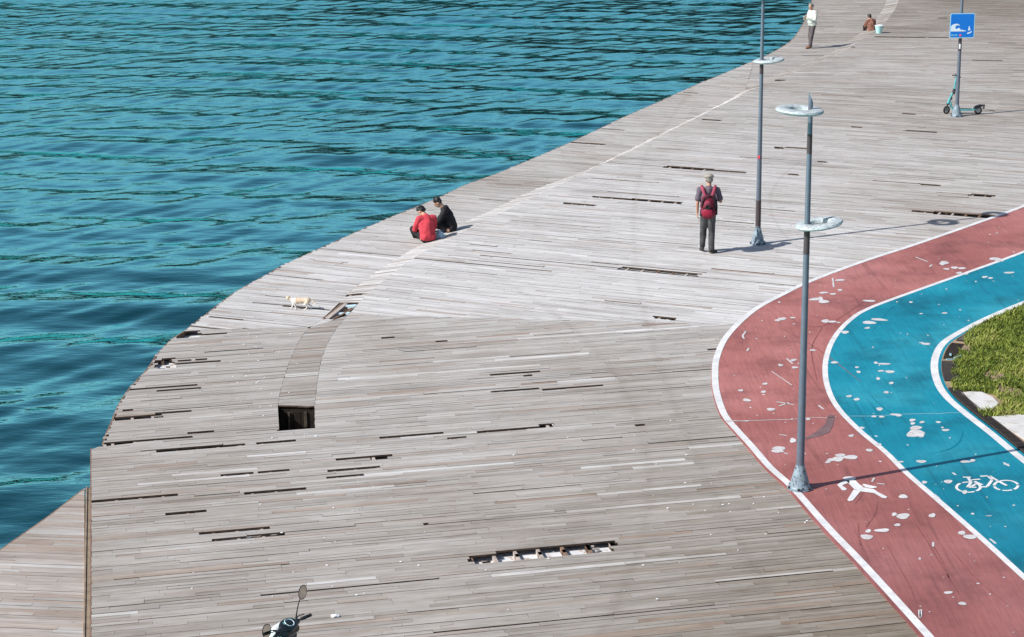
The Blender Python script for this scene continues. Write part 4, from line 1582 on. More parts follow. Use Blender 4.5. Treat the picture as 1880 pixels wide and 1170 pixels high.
sm_.build('upper_stem', teal, ks, smooth=True)
hb = MB()
hb.tube([(hx_ + .10, -.20, hz_ - .01), (hx_ + .02, -.06, hz_ + .02), (hx_, 0, hz_ + .02), (hx_ - .02, .06, hz_ + .02), (hx_ - .10, .20, hz_ - .01)], .018, 10)
hb.box((hx_, 0, hz_ + .03), (.10, .09, .04), bev=.012)
hb.tube([(hx_ - .02, -.1, hz_), (hx_ - .10, -.17, hz_ - .04)], .007, 6)
hb.build('handlebar', blk, ks, smooth=True)


# ------------------------------------------------------------------ people and cat: blobs of tapered capsules, voxel-joined
def blob(name, mb, mat, parent, voxel=.010, smooth=4, wrinkle=0.0, wscale=9.0, wdir=(1, 1, 1)):
    me = bpy.data.meshes.new('tmp')
    me.from_pydata(mb.v, [], mb.f)
    ob = bpy.data.objects.new('tmp', me)
    C.objects.link(ob)
    md = ob.modifiers.new('r', 'REMESH')
    md.mode = 'VOXEL'
    md.voxel_size = voxel
    ms = ob.modifiers.new('s', 'SMOOTH')
    ms.factor = .5
    ms.iterations = smooth
    dg = bpy.context.evaluated_depsgraph_get()
    new = bpy.data.meshes.new_from_object(ob.evaluated_get(dg))
    bpy.data.objects.remove(ob)
    bpy.data.meshes.remove(me)
    if wrinkle:
        off = rnd.uniform(0, 50)
        new.update()
        nrm = [v.normal.copy() for v in new.vertices]
        for v, nn in zip(new.vertices, nrm):
            c_ = v.co
            q_ = Vector((c_.x * wdir[0], c_.y * wdir[1], c_.z * wdir[2])) * wscale + Vector((off, 0, 0))
            f_ = noise.noise(q_) + .5 * noise.noise(q_ * 2.1)
            v.co = c_ + nn * f_ * wrinkle
    new.name = name
    new.materials.clear()
    new.materials.append(mat)
    new.polygons.foreach_set('use_smooth', [True] * len(new.polygons))
    o = bpy.data.objects.new(name, new)
    C.objects.link(o)
    if parent:
        o.parent = parent
    return o


skin = simple("skin", (.48, .27, .19), .55, .10, 25)
skin2 = simple("sunburnt_skin", (.46, .24, .17), .55, .12, 25)
hair_d = simple("dark_hair", (.012, .010, .009), .5, .4, 60)
hair_g = simple("grey_hair", (.21, .19, .175), .7, .2, 60)
eye_m = simple("eye_dark", (.02, .015, .012), .2)
lip_m = simple("lips", (.30, .11, .09), .5)


def hand(mb, wrist, dirv, palm_n, curl=.5, side=1, s=1.0):
    """palm, four fingers of different length and a thumb from the side of the palm"""
    d = Vector(dirv).normalized()
    n = Vector(palm_n)
    n = (n - d * n.dot(d)).normalized()
    a = d.cross(n).normalized() * side            # towards the thumb
    w_ = Vector(wrist)
    pc = w_ + d * .05 * s
    for k in (-1, 0, 1):
        mb.cap(w_ + a * .016 * k * s + d * .01, pc + a * .024 * k * s + d * .035 * s, .017 * s, .013 * s, 1)
    for k, ln in enumerate((.070, .080, .075, .058)):
        off = a * (.033 - .022 * k) * s
        b0 = w_ + d * .088 * s + off
        c1 = b0 + (d * math.cos(curl * .6) + n * math.sin(curl * .6)) * ln * .5 * s
        c2 = c1 + (d * math.cos(curl * 1.7) + n * math.sin(curl * 1.7)) * ln * .5 * s
        mb.cap(b0, c1, .0095 * s, .0088 * s, 1)
        mb.cap(c1, c2, .0088 * s, .0078 * s, 1)
    t0 = w_ + d * .028 * s + a * .028 * s
    t1 = t0 + (d * .6 + a * .8).normalized() * .036 * s + n * .008
    t2 = t1 + (d * .9 + a * .2 + n * .35).normalized() * .030 * s
    mb.cap(t0, t1, .013 * s, .011 * s, 1)
    mb.cap(t1, t2, .011 * s, .009 * s, 1)


def head(mb, hc, Rm):
    def q(x, y, z):
        return Vector(hc) + Rm @ Vector((x, y, z))
    mb.ell(q(0, -.008, .025), (.076, .094, .095), Rm, sub=3)
    mb.ell(q(0, .022, -.045), (.058, .068, .072), Rm, sub=3)
    mb.ell(q(0, .052, -.088), (.030, .026, .022), Rm)
    mb.cap(q(0, .088, .012), q(0, .108, -.028), .009, .014)
    for s in (-1, 1):
        mb.ell(q(s * .077, -.004, -.005), (.010, .018, .030), Rm)
        mb.ell(q(s * .036, .062, -.022), (.024, .020, .018), Rm)
    mb.cap(q(-.035, .082, .024), q(.035, .082, .024), .011, .011)
    mb.cap(q(-.018, .084, -.060), q(.018, .084, -.060), .010, .010)


def face_bits(hc, Rm, parent, brow=hair_d):
    def q(x, y, z):
        return Vector(hc) + Rm @ Vector((x, y, z))
    for s in (-1, 1):
        e = MB()
        e.ell(q(s * .031, .083, .003), (.013, .007, .007), Rm)
        e.build('eye', eye_m, parent, smooth=True)
        e = MB()
        e.cap(q(s * .015, .092, .026), q(s * .047, .083, .025), .005, .004)
        e.build('eyebrow', brow, parent, smooth=True)
    e = MB()
    e.cap(q(-.021, .090, -.058), q(.021, .090, -.058), .006, .006)
    e.build('mouth', lip_m, parent, smooth=True)


def hair(hc, Rm, mat, parent, full=1.0, voxel=.008):
    def q(x, y, z):
        return Vector(hc) + Rm @ Vector((x, y, z))
    mb = MB()
    mb.ell(q(0, -.022, .045), (.084 * full, .096 * full, .088 * full), Rm, sub=3)
    mb.ell(q(0, -.055, .0), (.072, .055, .070), Rm, sub=2)
    rr_ = random.Random(3)
    for k in range(46):
        a = rr_.uniform(-1.25, 1.25)
        b = rr_.uniform(.15, 1.5)
        p_ = (.078 * math.sin(a) * math.cos(b * .5), .080 * math.cos(a) * math.cos(b) - .01, .045 + .088 * math.sin(b))
        if rr_.random() < .45:
            p_ = (.08 * math.sin(a * 1.2), -.06 - .03 * math.cos(a), rr_.uniform(-.03, .09))
        p2 = (p_[0] * 1.08 + rr_.uniform(-.012, .012), p_[1] * 1.06 + .012, p_[2] + rr_.uniform(-.02, .006))
        mb.cap(q(*p_), q(*p2), .014, .006, 1)
    return blob('hair', mb, mat, parent, voxel, 1, .003, 40)


def build_person(label, loc, rz, J, mats, opt):
    """J: joints in local metres (x right, y the way the person faces, z up)"""
    t = thing('person', label, 'person', loc, rz)
    s = opt.get('s', 1.0)
    V_ = {k: Vector(v) for k, v in J.items()}
    Rm = opt['head']
    b = MB()
    # torso
    b.cap(V_['pelvis'] + Vector((-.07, 0, 0)), V_['pelvis'] + Vector((.07, 0, 0)), .105, .105)
    b.cap(V_['pelvis'], V_['belly'], .115, .112)
    b.cap(V_['belly'], V_['chest'], .112, .120)
    sh = (V_['sl'] + V_['sr']) / 2
    b.cap(V_['sl'] * .75 + sh * .25, V_['sr'] * .75 + sh * .25, .068, .068)
    b.cap(V_['chest'], sh, .12, .085)
    b.cap(sh, V_['headc'] + Rm @ Vector((0, -.015, -.06)), .056, .052)
    head(b, V_['headc'], Rm)
    for k in 'lr':
        b.cap(V_['s' + k], V_['e' + k], .050, .040)
        b.cap(V_['e' + k], V_['w' + k], .040, .027)
        b.cap(V_['h' + k], V_['k' + k], .085, .057)
        b.cap(V_['k' + k], V_['a' + k], .056, .038)
        b.cap(V_['a' + k], V_['t' + k], .036, .030)
        hd, pn_ = opt['hand_' + k]
        hand(b, V_['w' + k], hd, pn_, opt.get('curl', .7), 1 if k == 'r' else -1)
    body = blob('body', b, mats['skin'], t, .0075, 3)
    face_bits(V_['headc'], Rm, t, mats.get('brow', hair_d))
    # shirt
    c = MB()
    g_ = opt.get('fat', .02)
    c.cap(V_['pelvis'] + Vector((-.06, 0, .03)), V_['pelvis'] + Vector((.06, 0, .03)), .105 + g_, .105 + g_)
    c.cap(V_['pelvis'] + Vector((0, 0, .04)), V_['belly'], .118 + g_, .118 + g_)
    for sx in (-.045, .045):
        c.cap(V_['belly'] + Vector((sx, 0, 0)), V_['chest'] + Vector((sx * 1.3, 0, 0)), .112 + g_, .108 + g_)
        c.cap(V_['chest'] + Vector((sx * 1.3, 0, 0)), sh + Vector((sx * 1.2, 0, -.02)), .108 + g_, .078 + g_ * .5)
    c.cap(V_['sl'], V_['sr'], .064 + g_ * .5, .064 + g_ * .5)
    c.cap(V_['belly'], V_['chest'], .122 + g_, .130 + g_)
    c.cap(V_['chest'], sh, .130 + g_, .096 + g_ * .6)
    c.cap(sh, sh + (V_['headc'] - sh) * .28, .075, .064)
    sl_ = opt.get('sleeve', 1.0)
    for k in 'lr':
        if sl_ >= 1:
            c.cap(V_['s' + k], V_['e' + k], .062 + g_ * .6, .052 + g_ * .5)
            c.cap(V_['e' + k], V_['w' + k].lerp(V_['e' + k], .06), .052 + g_ * .5, .038 + g_ * .2)
        else:
            c.cap(V_['s' + k], V_['s' + k].lerp(V_['e' + k], sl_), .064 + g_ * .5, .064 + g_ * .6)
    sh_o = blob('shirt', c, mats['shirt'], t, .011, 3, opt.get('wr', .010), 9, (1, 1, .7))
    # trousers
    c = MB()
    c.cap(V_['pelvis'] + Vector((-.06, 0, -.01)), V_['pelvis'] + Vector((.06, 0, -.01)), .122, .122)
    for k in 'lr':
        c.cap(V_['pelvis'].lerp(V_['h' + k], .8), V_['k' + k], .104, .076)
        c.cap(V_['k' + k], V_['a' + k].lerp(V_['k' + k], .10), .076, .066)
    blob('trousers', c, mats['trousers'], t, .011, 3, .011, 9, (1, 1, .6))
    for k in 'lr':
        c = MB()
        a_, t_ = V_['a' + k], V_['t' + k]
        dv = (t_ - a_)
        dv.normalize()
        c.cap(a_ - dv * .035 + Vector((0, 0, -.035)), t_ + dv * .02, .042, .036)
        c.cap(a_, t_, .044, .034)
        blob('shoe', c, mats['shoe'], t, .009, 2)
    if 'hair' in mats:
        hair(V_['headc'], Rm, mats['hair'], t, opt.get('hairfull', 1.0))
    return t, V_, Rm


def HR(yaw=0, pitch=0, roll=0):
    return Matrix.Rotation(math.radians(yaw), 3, 'Z') @ Matrix.Rotation(math.radians(-pitch), 3, 'X') @ Matrix.Rotation(math.radians(roll), 3, 'Y')


# --- man with the maroon backpack, seen from behind
mp_ = P(1299, 465)
J = dict(pelvis=(0, 0, .93), belly=(0, .01, 1.08), chest=(0, .0, 1.26), sl=(-.19, -.01, 1.42), sr=(.19, -.01, 1.42), headc=(.01, .05, 1.625),
         el=(-.235, -.03, 1.15), wl=(-.235, .05, .90), er=(.265, -.03, 1.17), wr=(.19, .19, 1.17),
         hl=(-.09, 0, .90), hr=(.09, 0, .90), kl=(-.10, .10, .50), kr=(.085, .06, .49), al=(-.115, .13, .10), ar=(.08, -.04, .085), tl=(-.14, .25, .035), tr=(.17, .05, .035))
tsh = simple("grey_tshirt", (.125, .10, .125), .8, .2, 7)
jeans = simple("worn_grey_jeans", (.070, .068, .070), .85, .6, 3.2)
man, V1, Rm1 = build_person('man in a flat cap and grey t-shirt seen from behind, wearing a maroon backpack', (mp_.x, mp_.y, 0), T1(-4), J,
                            dict(skin=skin, shirt=tsh, trousers=jeans, shoe=simple("black_shoe", (.02, .018, .018), .5), hair=hair_g),
                            dict(head=HR(4, 12), hand_l=((0, .15, -1), (1, .3, 0)), hand_r=((-.5, .8, .1), (0, -.2, 1)), sleeve=.72, fat=.018, hairfull=.93))
cp = MB()
cp.ell(V1['headc'] + Rm1 @ Vector((0, -.012, .080)), (.108, .125, .062), Rm1, sub=3)
cp.ell(V1['headc'] + Rm1 @ Vector((0, .09, .070)), (.075, .065, .012), Rm1)
blob('cap', cp, simple("beige_cap", (.30, .27, .235), .85, .2, 14), man, .007, 2, .003, 20)
# something small held in front
o = MB()
o.box((0, 0, 0), (.075, .012, .15), bev=.005)
ph = o.build('phone', dk)
ph.location = Vector((mp_.x, mp_.y, 0)) + Matrix.Rotation(T1(-4), 3, 'Z') @ Vector((.145, .295, 1.235))
ph.rotation_euler = (-.5, 0, .3)
tag(ph, 'dark phone held in the right hand of the man with the maroon backpack', 'phone')

bpk = thing('backpack', 'maroon backpack with black trim worn by the man in the flat cap', 'backpack', (mp_.x, mp_.y, 0), T1(-4))
mar = simple("maroon_nylon", (.17, .014, .035), .6, .4, 9, dirt=(.04, .01, .015))
mar2 = simple("pink_maroon_strap", (.30, .05, .085), .7, .15, 9)
bkk = simple("black_nylon", (.02, .018, .022), .6, .3, 12)
c = MB()
c.ell((-.01, -.24, 1.10), (.165, .11, .25), sub=3)
c.ell((-.01, -.25, .97), (.175, .125, .15), sub=3)
c.ell((-.01, -.22, 1.28), (.12, .08, .08), sub=3)
c.box((-.01, -.22, 1.10), (.27, .14, .40))
blob('pack', c, mar, bpk, .010, 6, .006, 10)
c = MB()
c.ell((-.02, -.36, .985), (.115, .045, .10), sub=3)
c.box((-.02, -.35, .98), (.20, .05, .15))
blob('front_pocket', c, simple("bright_maroon", (.27, .014, .04), .55, .2, 9), bpk, .008, 5, .004, 12)
c = MB()
c.ell((-.02, -.345, 1.16), (.085, .04, .09), sub=3)
blob('upper_pocket', c, simple("pink_maroon", (.24, .03, .06), .6, .2, 9), bpk, .008, 3, .004, 12)
c = MB()
c.torus(Matrix.Translation((-.02, -.385, 1.12)) @ Matrix.Rotation(math.pi / 2, 4, 'X'), .042, .014, 20, 8)
c.ell((-.02, -.375, 1.12), (.03, .012, .03))
c.tube([(-.15, -.30, 1.10), (-.13, -.33, 1.24), (-.08, -.32, 1.33), (0, -.31, 1.36), (.07, -.31, 1.33), (.13, -.32, 1.22), (.15, -.30, 1.05)], .016, 8)
c.tube([(-.13, -.34, 1.07), (-.02, -.385, 1.065), (.12, -.34, 1.07)], .012, 8)
c.tube([(.16, -.24, 1.25), (.175, -.26, 1.1), (.17, -.27, .92)], .022, 8)
c.tube([(-.165, -.27, 1.02), (-.17, -.28, .9)], .02, 8)
c.tube([(-.03, -.28, 1.37), (0, -.27, 1.42), (.03, -.28, 1.37)], .010, 8)
c.build('trim', bkk, bpk, smooth=True)
for s in (-1, 1):
    c = MB()
    c.tube([(s * .07, -.19, 1.31), (s * .105, -.155, 1.40), (s * .135, -.09, 1.475), (s * .145, -.01, 1.50), (s * .14, .08, 1.46), (s * .13, .145, 1.34), (s * .14, .14, 1.18), (s * .165, .04, 1.05), (s * .15, -.12, 1.0)],
           [.032, .036, .036, .034, .032, .028, .02, .012, .012], 8)
    c.build('shoulder_strap', mar2, bpk, smooth=True)

# --- old man in the cream sweater, facing the water
op = PL(1488, 89)
J = dict(pelvis=(0, -.06, .92), belly=(0, .0, 1.06), chest=(0, -.01, 1.24), sl=(-.19, -.05, 1.39), sr=(.19, -.05, 1.39), headc=(0, .03, 1.60),
         el=(-.27, -.02, 1.13), wl=(-.10, .23, 1.21), er=(.27, .0, 1.12), wr=(.10, .25, 1.14),
         hl=(-.09, -.06, .88), hr=(.09, -.06, .88), kl=(-.10, .03, .49), kr=(.10, -.02, .48), al=(-.10, .08, .085), ar=(.11, -.06, .085), tl=(-.11, .24, .035), tr=(.13, .09, .035))
old, V2, Rm2 = build_person('grey-haired man in a cream sweater and brown trousers standing near the water', (op.x, op.y, op.z), T1(112), J,
                            dict(skin=skin2, shirt=simple("cream_sweater", (.56, .54, .50), .9, .08, 8), trousers=simple("brown_grey_trousers", (.10, .078, .082), .8, .2, 6),
                                 shoe=simple("tan_shoe", (.20, .11, .07), .6), hair=hair_g, brow=hair_g),
                            dict(head=HR(12, 10), hand_l=((.7, .5, .5), (0, -.5, .6)), hand_r=((-.7, .4, .5), (0, -.5, .6)), fat=.035, curl=1.1, wr=.012, hairfull=.96))
o = MB()
o.ell((0, 0, 0), (.05, .03, .03), sub=2)
ob = o.build('bundle', simple("blue_grey_cloth", (.30, .38, .42), .8, .3, 20), smooth=True)
ob.location = op + Matrix.Rotation(T1(112), 3, 'Z') @ Vector((.0, .31, 1.24))
tag(ob, 'small bluish bundle held by the grey-haired man in the cream sweater', 'bundle')

# --- boy in the red sweater sitting with his back to us
rp = Vector((0, 0, 0)) + PL(786, 446)
Jr = dict(pelvis=(0, 0, .12), belly=(0, .03, .26), chest=(0, .07, .42), sl=(-.185, .10, .55), sr=(.185, .10, .55), headc=(-.06, .24, .70),
          el=(-.24, .20, .30), wl=(-.14, .40, .22), er=(.23, .22, .30), wr=(.08, .42, .25),
          hl=(-.10, .03, .11), hr=(.10, .03, .11), kl=(-.22, .42, .26), kr=(.22, .42, .27), al=(-.08, .62, .02), ar=(.10, .66, .02), tl=(-.05, .76, -.03), tr=(.12, .80, -.03))
red_m = simple("red_sweater", (.52, .05, .07), .85, .10, 6)
boy1, V3, Rm3 = build_person('dark-haired boy in a red sweater sitting with his back to us', (rp.x, rp.y, rp.z), T1(22), Jr,
                             dict(skin=skin, shirt=red_m, trousers=simple("black_trousers", (.018, .017, .02), .8, .3, 8), shoe=simple("dark_shoe", (.03, .03, .035), .5), hair=hair_d),
                             dict(head=HR(30, 48), hand_l=((.3, .9, 0), (0, 0, -1)), hand_r=((-.3, .9, .1), (0, 0, -1)), fat=.03, wr=.013))
# --- boy in black, in profile, looking down to the left
bp_ = PL(829, 428)
Jb = dict(pelvis=(0, 0, .12), belly=(0, .03, .25), chest=(0, .10, .42), sl=(-.18, .14, .56), sr=(.18, .14, .56), headc=(0, .31, .73),
          el=(-.22, .28, .33), wl=(-.05, .46, .28), er=(.22, .26, .31), wr=(.05, .44, .24),
          hl=(-.10, .03, .11), hr=(.10, .03, .11), kl=(-.14, .36, .30), kr=(.20, .38, .14), al=(-.08, .50, .04), ar=(.02, .55, .03), tl=(-.06, .64, .0), tr=(-.10, .60, .0))
boy2, V4, Rm4 = build_person('dark-haired boy in black sitting in profile and looking down', (bp_.x, bp_.y, bp_.z), T1(88), Jb,
                             dict(skin=skin, shirt=simple("black_jacket", (.016, .015, .018), .75, .35, 8), trousers=simple("black_jeans", (.015, .015, .018), .8, .3, 8),
                                  shoe=simple("grey_white_shoe", (.25, .27, .30), .6), hair=hair_d),
                             dict(head=HR(5, 42), hand_l=((0, 1, .2), (0, 0, -1)), hand_r=((-.2, 1, 0), (0, 0, -1)), fat=.026, wr=.013))
o = MB()
o.box((0, 0, 0), (.07, .14, .010), bev=.004)
ph = o.build('phone', dk)
ph.location = bp_ + Matrix.Rotation(T1(88), 3, 'Z') @ Vector((.0, .56, .25))
ph.rotation_euler = (.5, 0, T1(88))
tag(ph, 'dark phone in the hands of the seated boy in black', 'phone')
# plastic bag between the boys
bg_ = MB()
rr_ = random.Random(4)
bg_.ell((0, 0, .10), (.10, .09, .10), sub=3)
bg_.ell((.02, 0, .06), (.11, .10, .06), sub=3)
bg_.cap((-.02, 0, .18), (-.04, .01, .24), .04, .015)
bag = blob('plastic_bag', bg_, simple("pale_blue_plastic", (.60, .80, .88), .35, .12, 12), None, .009, 1, .016, 14)
bag.location = PL(808, 440)
tag(bag, 'pale blue plastic bag standing between the two seated boys', 'plastic bag')

# --- person in the brown jacket by the bucket
cp_ = PL(1601, 60)
Jc = dict(pelvis=(0, 0, .10), belly=(0, .03, .22), chest=(0, .09, .34), sl=(-.17, .12, .45), sr=(.17, .12, .45), headc=(0, .25, .60),
          el=(-.22, .24, .26), wl=(-.08, .42, .28), er=(.22, .24, .26), wr=(.08, .42, .24),
          hl=(-.10, .03, .10), hr=(.10, .03, .10), kl=(-.16, .38, .22), kr=(.16, .38, .24), al=(-.08, .46, .0), ar=(.10, .48, .0), tl=(-.08, .58, -.02), tr=(.10, .60, -.02))
jk = simple("brown_patterned_jacket", (.22, .10, .07), .85, .75, 22, dirt=(.05, .03, .025))
boy3, V5, Rm5 = build_person('person in a brown mottled jacket crouching next to the bucket', (cp_.x, cp_.y, cp_.z), T1(20), Jc,
                             dict(skin=skin, shirt=jk, trousers=simple("dark_brown_trousers", (.03, .02, .018), .8, .3, 8), shoe=simple("brown_shoe", (.05, .03, .02), .6), hair=hair_d),
                             dict(head=HR(-20, 30), hand_l=((.3, .9, 0), (0, 0, -1)), hand_r=((-.3, .9, .1), (0, 0, -1)), fat=.05, wr=.016))
boy3.scale = (.88, 1, 1)
bu = thing('bucket', 'pale blue bucket with a white rim beside the crouching person', 'bucket', P(1613.5, 61))
c = MB()
c.lathe([(.11, 0), (.165, .30), (.158, .30), (.105, .012), (0, .012)], seg=28)
c.build('pail', simple("pale_blue_bucket", (.40, .68, .68), .35, .06, 6), bu, smooth=True)
c = MB()
c.torus(Matrix.Translation((0, 0, .30)), .168, .012, 28, 8)
c.build('rim', simple("white_rim", (.72, .74, .75), .4), bu, smooth=True)
c = MB()
c.tube([(.175 * math.cos(a), .02, .30 - .13 * math.sin(a) * .5) for a in [math.pi * i / 12 for i in range(13)]], .005, 6)
c.build('handle', simple("wire", (.3, .3, .3), .4, metal=1), bu, smooth=True)
c = MB()
c.ell((0, 0, .295), (.15, .15, .035), sub=3)
c.ell((.05, .02, .31), (.10, .08, .035), sub=2)
blob('contents', c, simple("white_cloth", (.70, .74, .76), .7, .08, 12), bu, .012, 2, .008, 16)

# --- cat walking to the left
ct = PL(551, 568)
cat = thing('cat', 'orange and white cat walking across the pale boards near the long gap', 'cat', ct, T1(172))
cat.scale = (1, .95, .86)
mc = NT("cat_fur")
tcn = mc.n('TexCoord').outputs['Object']
sx = mc.n('SeparateXYZ')
mc.l(tcn, sx.inputs[0])
mp = mc.n('Mapping')
mp.inputs['Scale'].default_value = (26, 5, 5)
mc.l(tcn, mp.inputs[0])
tab = mc.ramp(mc.noise(mp.outputs[0], 1, 3, .5), [(.4, (.52, .38, .26)), (.55, (.62, .51, .40))])
white_f = mc.math('GREATER_THAN', mc.math('ADD', mc.math('MULTIPLY', mc.noise(tcn, 9, 2, .5), .10), mc.math('SUBTRACT', .165, sx.outputs[2])), .05)
chest_f = mc.math('MULTIPLY', mc.math('GREATER_THAN', sx.outputs[0], .08), mc.math('LESS_THAN', sx.outputs[0], .17))
wf_ = mc.math('MAXIMUM', white_f, chest_f)
mc.l(mc.mix(wf_, tab, (.66, .63, .60)), mc.b.inputs['Base Color'])
mc.b.inputs['Roughness'].default_value = .9
c = MB()
c.cap((-.15, 0, .215), (.10, 0, .205), .068, .072)       # trunk, deep chest
c.cap((.06, 0, .19), (.13, 0, .205), .075, .062)
c.cap((-.16, 0, .22), (-.10, 0, .21), .070, .062)
c.cap((.13, 0, .22), (.205, 0, .25), .045, .036)
c.ell((.235, 0, .265), (.047, .042, .038), sub=3)
c.ell((.272, 0, .252), (.022, .022, .018))
for s in (-1, 1):
    c.cap((.222, s * .026, .29), (.220, s * .031, .318), .013, .004)
# front legs
for s, fx in ((-1, .03), (1, -.025)):
    c.cap((.115, s * .036, .18), (.12 + fx, s * .036, .11), .030, .019)
    c.cap((.12 + fx, s * .036, .11), (.12 + fx * 1.9, s * .036, .025), .017, .013)
    c.cap((.12 + fx * 1.9, s * .036, .018), (.145 + fx * 1.9, s * .036, .013), .015, .012)
for s, fx in ((-1, -.035), (1, .03)):
    c.cap((-.16, s * .04, .19), (-.125 + fx * .5, s * .042, .125), .048, .026)
    c.cap((-.125 + fx * .5, s * .042, .125), (-.19 + fx, s * .042, .078), .024, .015)
    c.cap((-.19 + fx, s * .042, .078), (-.175 + fx * 1.6, s * .042, .02), .014, .012)
    c.cap((-.175 + fx * 1.6, s * .042, .016), (-.145 + fx * 1.6, s * .042, .013), .015, .012)
pts = [(-.21, 0, .235), (-.27, .01, .21), (-.32, .02, .15), (-.36, .02, .11), (-.40, .015, .10)]
for a_, b_ in zip(pts[:-1], pts[1:]):
    c.cap(a_, b_, .019, .016)
blob('body', c, mc.m, cat, .006, 3, .002, 30)
for s in (-1, 1):
    c = MB()
    c.ell((.268, s * .018, .273), (.006, .005, .006))
    c.build('eye', eye_m, cat, smooth=True)
c = MB()
c.ell((.292, 0, .256), (.005, .006, .004))
c.build('nose', lip_m, cat, smooth=True)

# ------------------------------------------------------------------ motor scooter, mostly below the frame
white_p = simple("white_scooter_paint", (.66, .70, .72), .25, .03, 3)
glass = simple("mirror_glass", (.72, .70, .64), .06, .04, 20, metal=1.0)
hz = 1.02
d0 = _f + _r * (524 - 940) / FPX + _u * (585 - 1144) / FPX
tt = (hz - H) / d0[2]
hcx, hcy = d0[0] * tt, d0[1] * tt
ms = thing('motor_scooter', 'white and black motor scooter with round mirrors at the bottom edge', 'motor scooter', (hcx, hcy, 0), T1(150))
# local +x is forward; the handlebar axis passes over the origin
c = MB()
c.cap((.045, -.14, .945), (.045, .14, .945), .066, .066)
c.cap((.075, -.05, .925), (.075, .05, .925), .078, .078)
c.cap((.04, 0, .96), (.0, 0, .97), .07, .05)
blob('handlebar_cover', c, white_p, ms, .010, 5)
c = MB()
c.ell((-.040, 0, 1.005), (.092, .150, .042), Matrix.Rotation(-.45, 3, 'Y'), sub=3)
c.cap((-.03, -.18, .975), (-.02, -.06, .975), .036, .045)
c.cap((-.03, .18, .975), (-.02, .06, .975), .036, .045)
c.cap((-.05, -.1, .93), (-.05, .1, .93), .06, .06)
blob('cockpit', c, simple("black_gloss_plastic", (.014, .016, .02), .25, .1, 12), ms, .009, 4)
Mg = Matrix.Translation((-.055, 0, 1.038)) @ Matrix.Rotation(-.45, 4, 'Y')
g1 = MB()
g1.lathe([(.0, .0), (.052, .0), (.057, .006), (.061, 0)], Mg, 28)
gauge = g1.build('gauge', simple("dial_pale", (.50, .66, .70), .3, .05, 9), ms, smooth=True)
g2 = MB()
g2.lathe([(0, .002), (.026, .002), (.027, .003), (.0, .0035)], Mg, 20)
for k in range(6):
    a = k * math.pi / 3 + .3
    g2.tube([Mg @ Vector((.010 * math.cos(a), .010 * math.sin(a), .005)), Mg @ Vector((.024 * math.cos(a), .024 * math.sin(a), .005))], .003, 5)
g2.build('dial', simple("dial_dark", (.03, .05, .06), .3), gauge)
for s in (-1, 1):
    g1 = MB()
    g1.ell(Mg @ Vector((.018, s * .062, -.004)), (.026, .018, .006), Matrix.Rotation(-.45, 3, 'Y'))
    g1.build('indicator_window', simple("green_tinted_window", (.10, .28, .28), .2), ms, smooth=True)
hb = MB()
hb.tube([(-.085, -.27, 1.0), (-.06, -.22, .995), (-.03, -.16, .985), (-.02, 0, .97), (-.03, .16, .985), (-.06, .22, .995), (-.085, .27, 1.0)], .014, 10)
hb.build('handlebar', dk, ms, smooth=True)
for s in (-1, 1):
    g1 = MB()
    g1.tube([(-.062, s * .225, .996), (-.10, s * .345, 1.005)], [.019, .018], 14)
    for k in range(6):
        t_ = k / 5
        g1.torus(Matrix.Translation((-.062 - .038 * t_, s * (.225 + .12 * t_), .996 + .009 * t_)) @ Matrix.Rotation(math.pi / 2, 4, 'X'), .018, .003, 14, 6)
    g1.build('grip', blk, ms, smooth=True)
    g1 = MB()
    g1.tube([(-.0, s * .21, 1.0), (.02, s * .28, .995), (-.0, s * .36, .99)], .006, 6)
    g1.build('brake_lever', blk, ms, smooth=True)
    st_ = MB()
    if s == -1:
        mz = (-.03, -.305, 1.285)
        st_.tube([(-.01, -.19, 1.0), (-.0, -.215, 1.05), (-.01, -.225, 1.12), (-.02, -.25, 1.20), (-.03, -.275, 1.235)], [.013, .008, .0065, .0065, .008], 8)
    else:
        mz = (.0, .35, 1.06)
        st_.tube([(-.01, .19, 1.0), (-.0, .23, 1.02), (.0, .28, 1.035), (.0, .31, 1.045)], [.013, .008, .0065, .008], 8)
    st_.build('mirror_stem', blk, ms, smooth=True)
    Mm = Matrix.Translation(mz) @ Matrix.Rotation(T1(-86), 4, 'Y') @ Matrix.Rotation(T1(30 * s), 4, 'Z') @ Matrix.Diagonal((1.25, 1.15, 1, 1))
    g1 = MB()
    g1.lathe([(0, -.02), (.045, -.017), (.066, -.004), (.068, .004), (.063, .006), (.061, .002)], Mm, 28)
    mo = g1.build('mirror', blk, ms, smooth=True)
    g1 = MB()
    g1.lathe([(0, .004), (.0605, .004), (.0605, .002)], Mm, 28)
    g1.build('mirror_glass', glass, mo)
# body
c = MB()
c.cap((.12, -.10, .86), (.12, .10, .86), .07, .07)
c.cap((.13, -.14, .70), (.13, .14, .70), .07, .07)
c.cap((.20, -.12, .50), (.20, .12, .50), .08, .08)
c.cap((.14, -.12, .78), (.20, -.10, .50), .08, .07)
c.cap((.14, .12, .78), (.20, .10, .50), .08, .07)
c.cap((.14, 0, .80), (.24, 0, .46), .12, .10)
blob('front_shield', c, white_p, ms, .014, 6)
c = MB()
c.cap((.045, -.17, .80), (.045, .17, .80), .065, .065)
c.cap((.04, -.18, .66), (.04, .18, .66), .07, .07)
c.cap((.05, -.14, .45), (.05, .14, .45), .07, .07)
c.cap((.04, 0, .82), (.05, 0, .45), .12, .10)
blob('inner_shield', c, dk, ms, .014, 5)
c = MB()
c.box((-.20, 0, .33), (.50, .34, .07), bev=.02)
c.build('footboard', dk, ms, smooth=True)
c = MB()
c.cap((-.48, 0, .50), (-1.0, 0, .60), .15, .10)
c.cap((-.45, -.07, .42), (-.95, -.09, .58), .13, .07)
c.cap((-.45, .07, .42), (-.95, .09, .58), .13, .07)
blob('rear_body', c, white_p, ms, .016, 6)
c = MB()
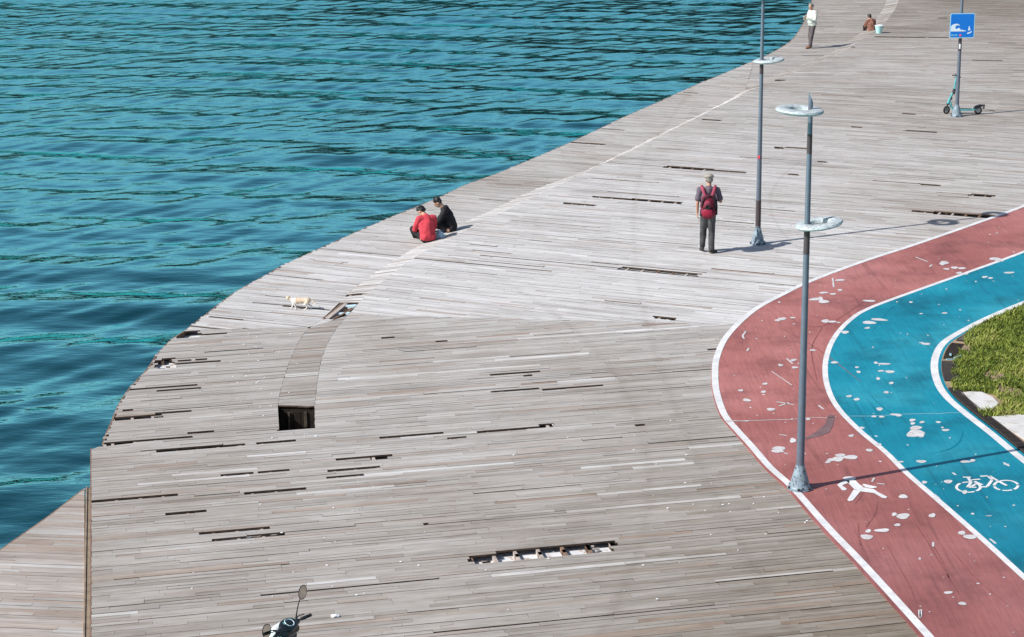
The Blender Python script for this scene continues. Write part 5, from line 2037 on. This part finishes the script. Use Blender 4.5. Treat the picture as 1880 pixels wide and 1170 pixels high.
c.cap((-.42, 0, .72), (-.68, 0, .73), .10, .11)
c.cap((-.68, 0, .73), (-1.0, 0, .76), .11, .09)
c.cap((-.42, -.05, .72), (-1.0, -.06, .75), .08, .07)
c.cap((-.42, .05, .72), (-1.0, .06, .75), .08, .07)
blob('seat', c, blk, ms, .014, 6)
for x in (.38, -.86):
    w_ = MB()
    Mw = Matrix.Translation((x, 0, .24)) @ RX
    w_.torus(Mw, .19, .052, 36, 12)
    wh = w_.build('wheel', blk, ms, smooth=True)
    r_ = MB()
    r_.lathe([(0, -.03), (.05, -.035), (.14, -.03), (.15, 0), (.14, .03), (.05, .035), (0, .03)], Mw, 28)
    r_.build('rim', simple("alloy_rim", (.4, .41, .42), .35, metal=.8), wh, smooth=True)
c = MB()
c.cap((.38, 0, .50), (.30, 0, .46), .075, .08)
c.cap((.38, 0, .49), (.52, 0, .42), .07, .05)
blob('front_mudguard', c, white_p, ms, .012, 4)
c = MB()
for s in (-1, 1):
    c.tube([(.20, s * .08, .62), (.38, s * .085, .24)], .020, 10)
c.build('fork', dk, ms, smooth=True)
c = MB()
c.ell((.235, 0, .74), (.05, .09, .06), sub=3)
c.build('headlight', simple("headlight_glass", (.55, .6, .62), .1), ms, smooth=True)

# ------------------------------------------------------------------ small litter
lit = simple("white_paper", (.75, .76, .78), .8, .05, 20)
o = MB()
o.ell((0, 0, .015), (.05, .035, .02), sub=2)
o.ell((.04, .01, .012), (.03, .03, .015), sub=2)
pb = blob('paper_scrap', o, lit, None, .006, 1, .008, 40)
pb.location = P(614, 1133)
tag(pb, 'crumpled white paper scrap on the boards right of the motor scooter', 'paper scrap')
mb = MB()
rg = random.Random(21)
for (cx, cy, sx_, sy_, n_) in ((470, 690, 60, 70, 22), (560, 800, 40, 4, 8), (500, 640, 60, 30, 10), (1350, 930, 130, 60, 22), (700, 1000, 450, 160, 30), (1200, 860, 200, 90, 12), (330, 600, 80, 60, 8)):
    for _ in range(n_):
        x, y = cx + rg.gauss(0, sx_ * .6), cy + rg.gauss(0, sy_ * .6)
        if x < 330 and y < 810 or y > 1165:
            continue
        p_ = P(x, y)
        lvl = -hstep(p_.y) if (x < 510 and y < 790) else 0
        p_ = P(x, y, lvl + .006)
        if x > 1290 and y < 880:
            continue
        sz = rg.uniform(.006, .017)
        mb.ell((p_.x, p_.y, p_.z), (sz * rg.uniform(.8, 1.8), sz, .006), sub=1)
lo_ = mb.build('litter_crumbs', lit)
lo_['kind'] = 'stuff'
